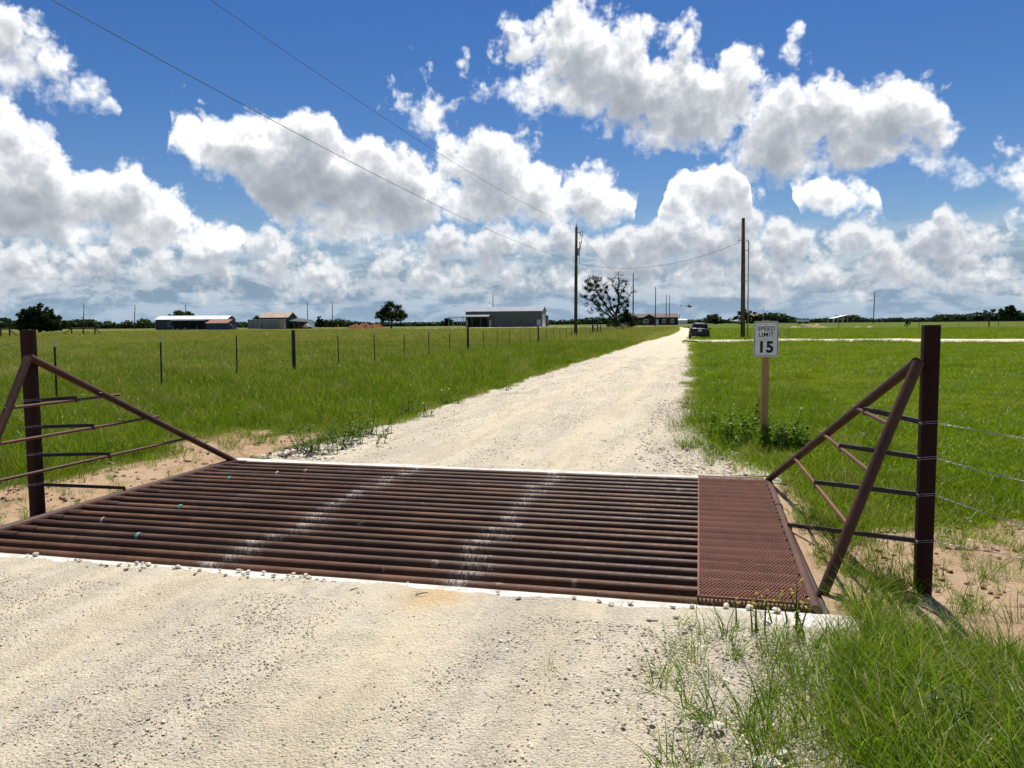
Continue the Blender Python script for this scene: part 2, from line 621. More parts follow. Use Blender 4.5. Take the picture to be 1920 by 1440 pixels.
def rust_mat(name, dark, orange, rough=0.42, scuffs=False, amt=0.5, spec=0.38):
    m, T, out = mat_new(name)
    p = world_pos(T)
    n1 = T.noise(p, 2.2, 5.0, 0.6)
    n2 = T.noise(T.vm('MULTIPLY', p, (1.0, 1.0, 1.0)), 22.0, 6.0, 0.7)
    n3 = T.noise(p, 160.0, 3.0, 0.6)
    info = T.node('ShaderNodeObjectInfo').outputs['Random']
    f = T.m('ADD', T.m('MULTIPLY', n1, 0.6), T.m('MULTIPLY', n2, 0.45))
    f = T.m('ADD', f, T.m('MULTIPLY', T.m('SUBTRACT', info, 0.5), 0.22))
    f = T.smooth(f, 0.62 - amt * 0.35, 0.98 - amt * 0.25)
    col = T.mix(f, dark, orange)
    col = T.mix(T.m('MULTIPLY', T.smooth(n3, 0.5, 0.75), 0.5), col, tuple(x * 0.45 for x in dark))
    rg = T.lin(T.m('ADD', n2, T.m('MULTIPLY', f, 0.25)), 0.3, 0.8, rough - 0.08, rough + 0.22)
    if scuffs:
        # dried pale mud where tyres cross
        x, y, z = T.sep(p)
        u = T.m('ADD', T.m('MULTIPLY', x, UX), T.m('MULTIPLY', y, UY))
        v = T.m('ADD', T.m('MULTIPLY', x, VX), T.m('MULTIPLY', y, VY))
        g = None
        for c0 in (-2.98, -1.43):
            sh = T.m('MULTIPLY', T.m('SUBTRACT', T.m('FRACT', T.m('MULTIPLY', info, 17.3 + c0)), 0.5), 0.16)
            dd = T.m('ABSOLUTE', T.m('SUBTRACT', T.m('ADD', u, sh), c0))
            wd = T.m('ADD', 0.15, T.m('MULTIPLY', T.m('FRACT', T.m('MULTIPLY', info, 41.7)), 0.17))
            s = T.smooth(dd, 0.02, wd, 1.0, 0.0)
            g = s if g is None else T.m('MAXIMUM', g, s)
        streak = T.noise(T.xyz(T.m('MULTIPLY', u, 1.0), T.m('MULTIPLY', v, 0.25), T.m('MULTIPLY', z, 0.25)), 95.0, 5.0, 0.75)
        blot = T.noise(p, 9.0, 3.0, 0.5)
        top = T.smooth(z, -0.02, 0.02)
        e = T.m('MULTIPLY', T.smooth(T.m('ADD', T.m('ADD', T.m('MULTIPLY', g, 0.33), streak), T.m('MULTIPLY', T.m('SUBTRACT', blot, 0.5), 0.35)), 0.78, 0.95), top)
        e = T.m('MULTIPLY', e, T.smooth(g, 0.02, 0.3))
        fleck = T.smooth(T.m('ADD', T.noise(p, 7.0, 2.0, 0.5), T.m('MULTIPLY', n2, 0.3)), 0.86, 0.92)
        e = T.m('MAXIMUM', e, T.m('MULTIPLY', fleck, 0.5))
        dust = T.m('MULTIPLY', T.m('MULTIPLY', T.smooth(z, 0.0, 0.035), T.smooth(n1, 0.35, 0.75)), 0.16)
        dust = T.m('ADD', dust, T.m('MULTIPLY', T.m('MULTIPLY', T.smooth(g, 0.0, 0.9), T.smooth(n2, 0.3, 0.7)), 0.22))
        col = T.mix(dust, col, (0.34, 0.28, 0.22))
        col = T.mix(T.m('MULTIPLY', e, 0.72), col, (0.56, 0.50, 0.42))
        rg = T.m('ADD', rg, T.m('MULTIPLY', e, 0.4))
    nrm = bump(T, T.m('ADD', n2, T.m('MULTIPLY', n3, 0.4)), 0.35, 0.003)
    bsdf(T, out, col, rg, 0.0, spec, nrm)
    return m


M = {}
M['pipe'] = rust_mat('guard_pipe_rust', (0.074, 0.036, 0.020), (0.175, 0.068, 0.027), 0.5, True, 0.55, 0.22)
M['wing'] = rust_mat('wing_pipe_rust', (0.058, 0.025, 0.015), (0.13, 0.055, 0.029), 0.5, False, 0.6, 0.3)
M['rod'] = rust_mat('rod_rust', (0.12, 0.048, 0.030), (0.24, 0.095, 0.048), 0.55, False, 0.7)
M['postred'] = rust_mat('post_brown_paint', (0.026, 0.0062, 0.0045), (0.042, 0.011, 0.007), 0.6, False, 0.4, 0.2)
M['tie'] = rust_mat('tie_dark_steel', (0.030, 0.021, 0.020), (0.085, 0.040, 0.03), 0.5, False, 0.3)
M['expanded'] = rust_mat('expanded_metal_rust', (0.155, 0.055, 0.031), (0.24, 0.096, 0.054), 0.65, False, 0.6)
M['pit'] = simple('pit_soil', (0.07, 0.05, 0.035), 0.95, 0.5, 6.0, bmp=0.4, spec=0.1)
M['concrete'] = simple('concrete', (0.62, 0.60, 0.55), 0.85, 0.3, 7.0, bmp=0.5, bscale=60.0, spec=0.25, c2=(0.47, 0.42, 0.34))
M['wood_pole'] = simple('pole_wood', (0.115, 0.085, 0.055), 0.9, 0.4, 4.0, bmp=0.5, bscale=18, spec=0.15)
M['steel'] = simple('galvanised_steel', (0.42, 0.43, 0.44), 0.42, 0.2, 8.0, metal=0.8)
M['wire'] = simple('galvanised_wire', (0.36, 0.36, 0.35), 0.55, 0.4, 20.0, metal=0.5)
M['dark_wire'] = simple('line_cable', (0.02, 0.022, 0.026), 0.6, 0.2, 1.0)
M['rusty_wire'] = simple('weathered_fence_wire', (0.09, 0.08, 0.07), 0.6, 0.3, 5.0)
M['tpost'] = simple('t_post_paint', (0.028, 0.026, 0.022), 0.6, 0.3, 10.0)
M['tip'] = simple('t_post_tip', (0.62, 0.63, 0.62), 0.6, 0.15, 10.0)
M['black'] = simple('black_plastic', (0.012, 0.012, 0.013), 0.5, 0.2, 6.0)
M['white'] = simple('white_paint', (0.72, 0.73, 0.73), 0.55, 0.12, 1.5)
M['sign_face'] = simple('sign_sheeting', (0.82, 0.82, 0.80), 0.45, 0.10, 7.0, spec=0.4)
M['sign_black'] = simple('sign_print', (0.012, 0.012, 0.012), 0.5, 0.1, 9.0)
M['stone_red'] = simple('reddish_stone', (0.26, 0.12, 0.075), 0.9, 0.4, 9.0, bmp=0.5)
M['dirt_pile'] = simple('red_earth', (0.20, 0.085, 0.045), 0.95, 0.45, 1.2, bmp=0.8, bscale=3.0, spec=0.1)
M['dirt_pale'] = simple('pale_earth', (0.34, 0.24, 0.15), 0.95, 0.45, 0.8, bmp=0.8, bscale=3.0, spec=0.1, c2=(0.10, 0.11, 0.04))
M['glass_dark'] = simple('window_glass', (0.02, 0.025, 0.03), 0.08, 0.2, 1.0, spec=0.6)


def wood_mat(name, a, b):
    m, T, out = mat_new(name)
    p = coords(T)
    q = T.vm('MULTIPLY', p, (60.0, 60.0, 2.2))
    n = T.noise(q, 1.0, 6.0, 0.6, dist=0.6)
    n2 = T.noise(p, 6.0, 3.0, 0.5)
    col = T.mix(T.smooth(n, 0.3, 0.7), a, b)
    col = T.mix(T.m('MULTIPLY', T.smooth(n2, 0.5, 0.8), 0.4), col, tuple(x * 0.6 for x in a))
    bsdf(T, out, col, 0.85, 0.0, 0.2, bump(T, n, 0.5, 0.004))
    return m


M['sign_wood'] = wood_mat('sign_post_timber', (0.36, 0.205, 0.08), (0.48, 0.30, 0.13))


def siding(name, c, rough=0.5, ribs=0.0, axis_scale=8.0):
    """ribbed metal or board cladding, uneven in tone"""
    m, T, out = mat_new(name)
    p = coords(T)
    n = T.noise(p, 0.35, 5.0, 0.6)
    n2 = T.noise(T.vm('MULTIPLY', p, (3.0, 3.0, 0.3)), 1.0, 4.0, 0.6)
    col = T.mix(T.smooth(T.m('ADD', n, T.m('MULTIPLY', n2, 0.4)), 0.45, 0.95), c, tuple(x * 0.72 for x in c))
    x, y, z = T.sep(p)
    w = T.m('SINE', T.m('MULTIPLY', x, axis_scale * 2))
    bsdf(T, out, col, rough, 0.0, 0.4, bump(T, w, ribs, 0.02) if ribs else None)
    return m


M['metal_grey'] = siding('grey_cladding', (0.115, 0.125, 0.135), 0.5, 0.4)
M['roof_grey'] = siding('grey_roof_sheet', (0.30, 0.31, 0.33), 0.42, 0.4)
M['roof_white'] = siding('white_roof_sheet', (0.78, 0.79, 0.80), 0.4, 0.3)
M['blue_dark'] = siding('dark_blue_siding', (0.022, 0.045, 0.062), 0.6, 0.3)
M['blue_shed'] = siding('blue_shed_siding', (0.025, 0.06, 0.105), 0.6, 0.3)
M['roof_red'] = siding('red_brown_roof', (0.33, 0.15, 0.10), 0.6, 0.2)
M['green_dark'] = siding('dark_green_siding', (0.018, 0.048, 0.045), 0.6, 0.3)
M['roof_tan'] = siding('tan_roof', (0.46, 0.36, 0.25), 0.6, 0.2)
M['pale_wall'] = siding('pale_weathered_wall', (0.25, 0.275, 0.26), 0.7, 0.3)
M['house_dark'] = siding('dark_brown_siding', (0.022, 0.016, 0.018), 0.7, 0.2)
M['house_roof'] = siding('brown_shingle_roof', (0.12, 0.09, 0.075), 0.8, 0.1)
M['door_white'] = siding('white_door', (0.62, 0.63, 0.64), 0.5, 0.2)
M['shade'] = simple('painted_porch_shade', (0.012, 0.013, 0.014), 0.9, 0.2, 1.0)  # near-black colour that paints the shade under the porches


def gravel_mat(name, road=True):
    m, T, out = mat_new(name)
    p = world_pos(T)
    x, y, z = T.sep(p)
    u = T.m('ADD', T.m('MULTIPLY', x, UX), T.m('MULTIPLY', y, UY))
    v = T.m('ADD', T.m('MULTIPLY', x, VX), T.m('MULTIPLY', y, VY))
    lng = T.xyz(T.m('MULTIPLY', u, 1.0), T.m('MULTIPLY', v, 0.12), 0.0)
    n_st = T.noise(lng, 2.6, 5.0, 0.6, dim='2D')
    n_big = T.noise(p, 0.9, 5.0, 0.6)
    n_mid = T.noise(p, 6.0, 6.0, 0.65)
    n_fine = T.noise(p, 55.0, 6.0, 0.75)
    n_rg = T.noise(T.vm('ADD', lng, (5.3, 1.7, 0.0)), 3.4, 4.0, 0.6, dim='2D')
    rough = T.smooth(T.m('ADD', T.m('MULTIPLY', n_rg, 0.7), T.m('MULTIPLY', n_mid, 0.42)), 0.46, 0.68)
    vor = T.voro(p, 75.0, 1.0, 0.5)
    vc = T.node('ShaderNodeTexVoronoi', Vector=p, Scale=75.0).outputs['Color']
    vr, vg, vb = T.sep(vc)
    base = T.mix(T.smooth(n_st, 0.36, 0.66), (0.64, 0.565, 0.43), (0.665, 0.575, 0.405))
    base = T.mix(T.smooth(n_big, 0.45, 0.75), base, (0.59, 0.52, 0.40))
    if road:
        # packed wheel paths are finer and yellower than the loose crown and shoulders
        t = None
        for c0, wd in ((-2.98, 0.42), (-1.43, 0.42)):
            s = T.smooth(T.m('ABSOLUTE', T.m('ADD', T.m('SUBTRACT', u, c0), T.m('MULTIPLY', T.m('SUBTRACT', n_big, 0.5), 0.5))), 0.08, wd, 1.0, 0.0)
            t = s if t is None else T.m('MAXIMUM', t, s)
        loose = T.m('MULTIPLY', T.m('SUBTRACT', 1.0, T.m('MULTIPLY', t, 0.7)), T.m('ADD', 0.2, T.m('MULTIPLY', rough, 0.8)))
        base = T.mix(T.m('MULTIPLY', t, 0.6), base, (0.68, 0.585, 0.40))
        dx = T.m('MULTIPLY', T.m('ADD', u, 1.46), 2.6)
        dy = T.m('MULTIPLY', T.m('ADD', v, -4.1), 2.2)
        rr = T.m('ADD', T.m('SQRT', T.m('ADD', T.m('MULTIPLY', dx, dx), T.m('MULTIPLY', dy, dy))), T.m('MULTIPLY', T.m('SUBTRACT', n_mid, 0.5), 0.9))
        base = T.mix(T.smooth(rr, 0.1, 0.7, 0.7, 0.0), base, (0.62, 0.42, 0.19))
    else:
        loose = 0.8
    st = T.m('MULTIPLY', T.smooth(vr, 0.72, 0.95), loose)
    base = T.mix(T.m('MULTIPLY', st, 0.6), base, (0.68, 0.64, 0.57))
    dk = T.m('MULTIPLY', T.smooth(vg, 0.86, 0.97), loose)
    base = T.mix(T.m('MULTIPLY', dk, 0.45), base, (0.27, 0.21, 0.15))
    base = T.mix(T.m('MULTIPLY', T.smooth(n_fine, 0.52, 0.72), T.m('ADD', 0.50, T.m('MULTIPLY', rough, 0.18))), base, (0.30, 0.245, 0.175))  # dark specks painted in for the tiny shadows among the grains
    base = T.mix(T.m('MULTIPLY', T.smooth(n_mid, 0.55, 0.85), 0.3), base, (0.44, 0.38, 0.31))
    h = T.m('ADD', T.m('MULTIPLY', T.m('SUBTRACT', 1.0, vor), 0.9), T.m('MULTIPLY', n_fine, 1.1))
    h = T.m('MULTIPLY', h, T.m('ADD', 0.55, T.m('MULTIPLY', rough, 0.3)))
    h = T.m('ADD', h, T.m('MULTIPLY', n_mid, 1.2))
    nrm = bump(T, h, 1.0 if road else 0.4, 0.02)
    bsdf(T, out, base, 0.95, 0.0, 0.15, nrm)
    return m


M['gravel'] = gravel_mat('caliche_gravel')
M['drive'] = gravel_mat('caliche_drive', False)
M['stone'] = simple('limestone', (0.66, 0.595, 0.465), 0.9, 0.3, 14.0, bmp=0.5, bscale=90, spec=0.2)
M['stone_tan'] = simple('tan_limestone', (0.48, 0.37, 0.26), 0.9, 0.35, 14.0, bmp=0.5, bscale=90, spec=0.2)
M['stone_grey'] = simple('grey_limestone', (0.53, 0.48, 0.40), 0.9, 0.3, 14.0, bmp=0.5, bscale=90, spec=0.2)


def ground_mat():
    m, T, out = mat_new('ground_soil_and_sward')
    p = world_pos(T)
    d = T.node('ShaderNodeAttribute', {'attribute_name': 'bare'}).outputs['Fac']
    lw = T.node('ShaderNodeAttribute', {'attribute_name': 'lawn'}).outputs['Fac']
    n0 = T.noise(p, 0.05, 4.0, 0.6)
    n1 = T.noise(p, 0.5, 6.0, 0.62)
    n2 = T.noise(p, 5.0, 6.0, 0.65)
    n3 = T.noise(p, 38.0, 6.0, 0.72)
    soil = T.mix(T.smooth(n1, 0.35, 0.7), (0.42, 0.275, 0.165), (0.51, 0.37, 0.24))
    soil = T.mix(T.smooth(n2, 0.52, 0.75), soil, (0.30, 0.20, 0.12))
    soil = T.mix(T.m('MULTIPLY', T.smooth(n3, 0.55, 0.75), 0.6), soil, (0.20, 0.13, 0.08))
    past = T.mix(T.smooth(T.m('ADD', T.m('MULTIPLY', n0, 0.7), T.m('MULTIPLY', n1, 0.4)), 0.4, 0.72), (0.092, 0.108, 0.014), (0.140, 0.140, 0.034))  # this and the lawn tone are darkened in place of grass self-shadow
    lawn = T.mix(T.smooth(T.m('ADD', T.m('MULTIPLY', n0, 0.6), T.m('MULTIPLY', n1, 0.5)), 0.42, 0.7), (0.072, 0.105, 0.008), (0.100, 0.120, 0.011))
    g = T.mix(lw, past, lawn)
    g = T.mix(T.m('MULTIPLY', T.smooth(n2, 0.5, 0.75), 0.45), g, (0.05, 0.062, 0.012))
    g = T.mix(T.m('MULTIPLY', T.smooth(n3, 0.55, 0.8), 0.35), g, (0.03, 0.04, 0.01))
    sp = T.node('ShaderNodeAttribute', {'attribute_name': 'spill'}).outputs['Fac']
    sp = T.smooth(T.m('ADD', sp, T.m('MULTIPLY', T.m('SUBTRACT', T.m('ADD', T.m('MULTIPLY', n2, 0.7), T.m('MULTIPLY', n3, 0.3)), 0.5), 1.3)), 0.38, 0.62)
    f = T.smooth(T.m('ADD', d, T.m('MULTIPLY', T.m('SUBTRACT', T.m('ADD', T.m('MULTIPLY', n2, 0.6), T.m('MULTIPLY', n1, 0.4)), 0.5), 1.1)), 0.42, 0.62)
    col = T.mix(f, g, soil)
    grit = T.mix(T.smooth(n3, 0.5, 0.72), (0.55, 0.485, 0.38), (0.29, 0.235, 0.17))
    col = T.mix(sp, col, grit)
    h = T.m('ADD', T.m('MULTIPLY', n2, 2.4), n3)
    bsdf(T, out, col, 0.95, 0.0, 0.1, bump(T, h, 0.8, 0.03))
    return m


M['ground'] = ground_mat()


def leaf_mat(name, a, b, trans=0.45, gloss=0.35, scale=0.8, dry=None, patch=None, dry_at=0.93):
    """thin leaf: reflects, and lets sun through from behind"""
    m, T, out = mat_new(name)
    p = world_pos(T)
    rnd = T.node('ShaderNodeObjectInfo').outputs['Random']
    n = T.noise(p, scale, 4.0, 0.6)
    tone = T.node('ShaderNodeAttribute', {'attribute_name': 'tone'}).outputs['Fac']
    f = T.m('ADD', T.m('ADD', T.m('MULTIPLY', n, 0.5), T.m('MULTIPLY', rnd, 0.2)), T.m('MULTIPLY', tone, 0.55))
    col = T.mix(T.smooth(f, 0.25, 0.95), tuple(q * 0.72 for q in a), tuple(q * 1.12 for q in b))
    if patch:
        pn = T.noise(p, 0.16, 5.0, 0.6)
        col = T.mix(T.m('MULTIPLY', T.smooth(pn, 0.50, 0.70), 0.55), col, patch)
        pm = T.noise(T.vm('ADD', p, (31.0, 7.0, 0.0)), 0.45, 4.0, 0.6)
        col = T.mix(T.m('MULTIPLY', T.smooth(pm, 0.52, 0.72), 0.5), col, tuple(q * 0.55 for q in a))
    if dry:
        col = T.mix(T.smooth(T.m('ADD', T.m('FRACT', T.m('MULTIPLY', rnd, 7.31)), T.m('MULTIPLY', n, 0.3)), dry_at, dry_at + 0.19), col, dry)
    df = T.node('ShaderNodeBsdfDiffuse', Color=col)
    tr = T.node('ShaderNodeBsdfTranslucent', Color=T.mix(0.6, col, T.vm('MULTIPLY', col, (1.35, 1.5, 0.55))))
    gl = T.node('ShaderNodeBsdfGlossy', Color=(0.9, 0.9, 0.9, 1), Roughness=gloss)
    m1 = T.node('ShaderNodeMixShader', _0=trans, _1=df.outputs[0], _2=tr.outputs[0])
    m2 = T.node('ShaderNodeMixShader', _0=0.012, _1=m1.outputs[0], _2=gl.outputs[0])
    T.l.new(m2.outputs[0], out.inputs[0])
    return m


M['g_verge'] = leaf_mat('verge_grass', (0.098, 0.178, 0.005), (0.195, 0.255, 0.012), dry=(0.32, 0.28, 0.12), patch=(0.19, 0.165, 0.035))
M['g_tall'] = leaf_mat('tall_grass', (0.072, 0.165, 0.005), (0.19, 0.275, 0.012), dry=(0.40, 0.35, 0.17), dry_at=0.90)
M['g_lawn'] = leaf_mat('mown_grass', (0.122, 0.205, 0.004), (0.205, 0.27, 0.010), dry=(0.28, 0.26, 0.10), patch=(0.30, 0.31, 0.02), dry_at=1.0)
M['g_past'] = leaf_mat('pasture_grass', (0.175, 0.21, 0.016), (0.31, 0.31, 0.07), dry=(0.40, 0.36, 0.19), patch=(0.30, 0.28, 0.09))
M['l_weed'] = leaf_mat('weed_leaf', (0.14, 0.25, 0.014), (0.25, 0.37, 0.03))
M['l_grey'] = leaf_mat('grey_green_leaf', (0.13, 0.19, 0.06), (0.22, 0.28, 0.12))
M['l_oak'] = leaf_mat('oak_leaf', (0.020, 0.042, 0.010), (0.042, 0.072, 0.016), 0.25)
M['l_tree'] = leaf_mat('tree_leaf', (0.036, 0.066, 0.014), (0.072, 0.105, 0.022), 0.3)
M['l_far'] = leaf_mat('far_wood_leaf', (0.026, 0.050, 0.016), (0.048, 0.078, 0.024), 0.25, scale=0.05)
M['l_bright'] = leaf_mat('pale_green_leaf', (0.07, 0.11, 0.02), (0.10, 0.14, 0.03), 0.4)  # a paler green than the other tree leaves
M['bark'] = simple('bark', (0.055, 0.042, 0.034), 0.95, 0.4, 3.0, bmp=0.6, bscale=10, spec=0.1)
M['yellow'] = simple('yellow_petals', (0.62, 0.50, 0.06), 0.7, 0.2, 9.0)

# ------------------------------------------------------------------ the land
def graded(lo, hi, segs, extra=()):
    """grid lines with a spacing that changes: segs = [(limit, step), ...] outwards from lo"""
    out = [lo]
    for lim, st in segs:
        while out[-1] < lim - 1e-6:
            out.append(min(out[-1] + st, lim))
    return np.array(sorted(set(np.round(list(out) + list(extra), 4))))


HU0, HU1, HV0, HV1 = -5.18, 0.69, 4.09, 8.04        # the opening the cattle guard spans


def road_l(v):
    """left edge of the road (u) along v"""
    v = np.asarray(v, float)
    base = np.where(v < 6, -4.95, -4.55 + 0.25 * sst(v, 22, 60) - 0.35 * (1 - sst(v, 8, 9.5)))
    return base + 0.16 * wob(v, 0 * v, 0.9, 3.0) + 0.07 * wob(v, 0 * v, 3.3, 1.0)


def road_r(v):
    v = np.asarray(v, float)
    base = np.where(v < 6, 0.12 + 0.25 * sst(v, 3.2, 4.2), -0.24 + 0.62 * (1 - sst(v, 8.4, 10.5)) - 0.15 * sst(v, 25, 60))
    return base + 0.15 * wob(v, 0 * v, 0.8, 9.0) + 0.08 * wob(v, 0 * v, 2.9, 5.0)


def bare_mask(u, v):
    """1 where the reddish soil lies bare beside the guard"""
    left = (1 - sst(u, -5.3, -4.9)) * (1 - sst(-u + 0.33 * np.maximum(v - 7.2, 0), 6.3, 7.3)) * sst(v, 1.5, 3.0) * (1 - sst(v, 8.6, 11.5) * 0.75) * (1 - sst(v, 10.5, 12))
    left2 = np.exp(-((u + 6.35) / 0.7) ** 2 - ((v - 9.4) / 1.4) ** 2) * 0.8
    right = sst(u, 0.5, 0.9) * (1 - sst(v + 0.30 * np.abs(u - 2.0), 6.2, 7.3)) * sst(v, 3.9, 4.6) * (.5 + .5 * sst(u, 1.0, 1.5))
    right2 = sst(u, 1.75, 2.4) * (1 - sst(v, 6.4, 7.6)) * sst(v, 2.6, 3.6) * 0.85
    edge = np.exp(-((u + 0.0) / 0.45) ** 2) * sst(v, 8, 9) * (1 - sst(v, 13, 17)) * 0.35
    rail = sst(u, 0.6, 0.68) * (1 - sst(u, 0.9, 1.2)) * sst(v, 3.9, 4.2) * (1 - sst(v, 7.6, 8.2)) * .95
    return np.clip(np.maximum.reduce([left, left2, right, right2, edge, rail]), 0, 1)


def spill_mask(u, v):
    """1 where gravel has spread past the road's edges"""
    r = (1 - sst(u - road_r(v), .05, .75 - .35 * sst(v, 12, 30))) * sst(u - road_r(v), -1.2, -.6)
    l = (1 - sst(road_l(v) - u, .0, .45)) * sst(road_l(v) - u, -1.2, -.6)
    return np.clip(np.maximum(r, l), 0, 1) * (v < 110) * (1 - sst(v, 4.1, 4.3) * (1 - sst(v, 8.0, 8.3)))


def lawn_mask(u, v):
    return sst(u, -0.6, 0.6) * np.ones_like(v)


def build_ground():
    us = graded(0.69, 0, [(5, 0.17), (12, 0.5), (40, 2.0), (150, 8), (600, 45), (4000, 425)])
    ul = graded(5.18, 0, [(9, 0.17), (16, 0.5), (45, 2.0), (160, 8), (600, 44), (4000, 425)])
    um = np.linspace(HU0, HU1, 22)
    U = np.array(sorted(set(np.round(np.concatenate([us, -ul, um]), 4))))
    vf = graded(8.04, 0, [(14, 0.2), (30, 0.6), (90, 2.5), (260, 8), (700, 40), (5000, 430)])
    vn = graded(-4.09, 0, [(0, 0.2), (6, 0.6), (40, 4), (300, 40)])
    vm = np.linspace(HV0, HV1, 20)
    V = np.array(sorted(set(np.round(np.concatenate([vf, -vn, vm]), 4))))
    uu, vv = np.meshgrid(U, V)
    x, y = xy(uu, vv)
    z = gz(x, y)
    inside = (uu > road_l(vv) + 0.25) & (uu < road_r(vv) - 0.25) & (vv < 200)
    z = z - 0.06 * inside
    nu, nv = len(U), len(V)
    idx = np.arange(nu * nv).reshape(nv, nu)
    q = np.stack([idx[:-1, :-1], idx[:-1, 1:], idx[1:, 1:], idx[1:, :-1]], -1).reshape(-1, 4)
    uc = (uu[:-1, :-1] + uu[1:, 1:]).ravel() / 2
    vc = (vv[:-1, :-1] + vv[1:, 1:]).ravel() / 2
    keep = ~((uc > HU0) & (uc < HU1) & (vc > HV0) & (vc < HV1))
    me = mesh_np('ground', np.stack([x, y, z], -1).reshape(-1, 3), q[keep], M['ground'], True)
    for nm, arr in (('bare', bare_mask(uu, vv)), ('lawn', lawn_mask(uu, vv)), ('spill', spill_mask(uu, vv))):
        at = me.attributes.new(nm, 'FLOAT', 'POINT')
        at.data.foreach_set('value', arr.astype(np.float32).ravel())
    o = link('ground', me)
    tag(o, 'green pasture and bare reddish soil reaching to the horizon', None, None, 'structure')
    return o


ground = build_ground()


def strip_mesh(name, V, lfun, rfun, ncols, zfun, mat):
    vs = []
    for v in V:
        for k in range(ncols + 1):
            t = k / ncols
            u = lfun(v) * (1 - t) + rfun(v) * t
            x, y = xy(u, v)
            vs.append((x, y, zfun(u, v, t, x, y)))
    n = ncols + 1
    idx = np.arange(len(V) * n).reshape(len(V), n)
    q = np.stack([idx[:-1, :-1], idx[:-1, 1:], idx[1:, 1:], idx[1:, :-1]], -1).reshape(-1, 4)
    return np.array(vs), q


def road_z(u, v, t, x, y):
    e = min(t, 1 - t)
    edge = -0.05 + 0.065 * min(1.0, e / 0.10)
    rut = 0.014 * (math.exp(-((u + 2.98) / 0.3) ** 2) + math.exp(-((u + 1.43) / 0.3) ** 2))
    mid = 0.012 * math.exp(-((u + 2.2) / 0.35) ** 2)
    endn = 0.0
    if v < 6:
        endn = -0.012 * float(sst(v, 3.9, 4.2))
    z = float(gz(x, y)) + edge - rut + mid + 0.008 * float(wob(u, v, 2.7, 3.0)) + 0.002 * float(wob(u * 3.2, v * .45, 1.6, 5.0)) + 0.0035 * float(wob(u, v, 6.1, 2.0)) + endn
    return max(z, 0.0145) if 3.95 < v < 6 and -4.8 < u < 0.35 else z


Vn = np.concatenate([np.arange(-30, 0, 1.0), np.arange(0, 3.9, 0.12), np.linspace(3.9, 4.2, 8)])
NC = 150
va, qa = strip_mesh('r', Vn, road_l, road_r, NC, road_z, None)
# the gravel spills unevenly over the edge of the near sill
for i in range(len(va) - NC - 1, len(va)):
    u, v = uvof(va[i, 0], va[i, 1])
    dv = 0.015 + 0.055 * float(wob(u, 0.0, 1.9, 1.0)) + 0.03 * float(wob(u, 0.0, 7.0, 4.0)) + random.uniform(-.014, .014)
    dv = min(dv, 0.085)
    x, y = xy(u, v + dv)
    va[i, 0], va[i, 1] = x, y
    va[i, 2] = 0.014
Vf = np.concatenate([np.linspace(7.93, 8.4, 6), np.arange(8.6, 30, 0.3), np.arange(30, 90, 1.5), np.arange(90, 196, 4)])


def fl(v):
    return road_l(v) + 1.0 * sst(v, 60, 110) - 0.0006 * np.maximum(v - 120, 0) ** 2


def fr(v):
    return road_r(v) - 0.4 * sst(v, 60, 110) - 0.0006 * np.maximum(v - 120, 0) ** 2


vb, qb = strip_mesh('r', Vf, fl, fr, 22, road_z, None)
for i in range(23):
    u, v = uvof(vb[i, 0], vb[i, 1])
    dv = 0.05 * float(wob(u, 0.0, 1.9, 7.0))
    x, y = xy(u, v + dv)
    vb[i, 0], vb[i, 1], vb[i, 2] = x, y, 0.004
road = link('gravel_road', mesh_np('gravel_road', np.concatenate([va, vb]), np.concatenate([qa, qb + len(va)]), M['gravel'], True))
tag(road, 'pale caliche gravel road running straight away past the cattle guard', None, None, 'structure')

# side drives: polyline strips across the right-hand field and at the road's far end
def path_sheet(name, pts, width, label, lift=0.03):
    pts = [Vector((a, b, 0)) for a, b in pts]
    fine = []
    for i in range(len(pts) - 1):
        for k in range(12):
            fine.append(pts[i].lerp(pts[i + 1], k / 12))
    fine.append(pts[-1])
    vs, nc = [], 6
    for i, p in enumerate(fine):
        t = (fine[min(i + 1, len(fine) - 1)] - fine[max(i - 1, 0)]).normalized()
        s = Vector((-t.y, t.x, 0))
        w = width * (1 + 0.12 * float(wob(p.x, p.y, 0.4, 2)))
        for k in range(nc + 1):
            q = p + s * w * (k / nc - 0.5)
            e = min(k, nc - k)
            vs.append((q.x, q.y, float(gz(q.x, q.y)) + (lift if e else -0.05)))
    n = nc + 1
    idx = np.arange(len(fine) * n).reshape(len(fine), n)
    q = np.stack([idx[:-1, :-1], idx[:-1, 1:], idx[1:, 1:], idx[1:, :-1]], -1).reshape(-1, 4)
    o = link(name, mesh_np(name, np.array(vs), q, M['drive'], True))
    return tag(o, label, None, None, 'structure')


path_sheet('gravel_drive', [(14.3, 62.2), (23, 63.2), (33, 60), (46, 54.5), (60, 50)], 4.8, 'pale gravel drive crossing the field to the right', 0.14)
path_sheet('gravel_drive', [(29, 56.8), (38, 54.5), (50, 49.5), (60, 46)], 1.5, 'narrow second wheel track beside the gravel drive', 0.12)
path_sheet('gravel_lane', [(38, 189), (33, 205), (20, 214), (-5, 222), (-30, 226)], 5.0, 'pale gravel lane bending left at the far end of the road', 0.12)

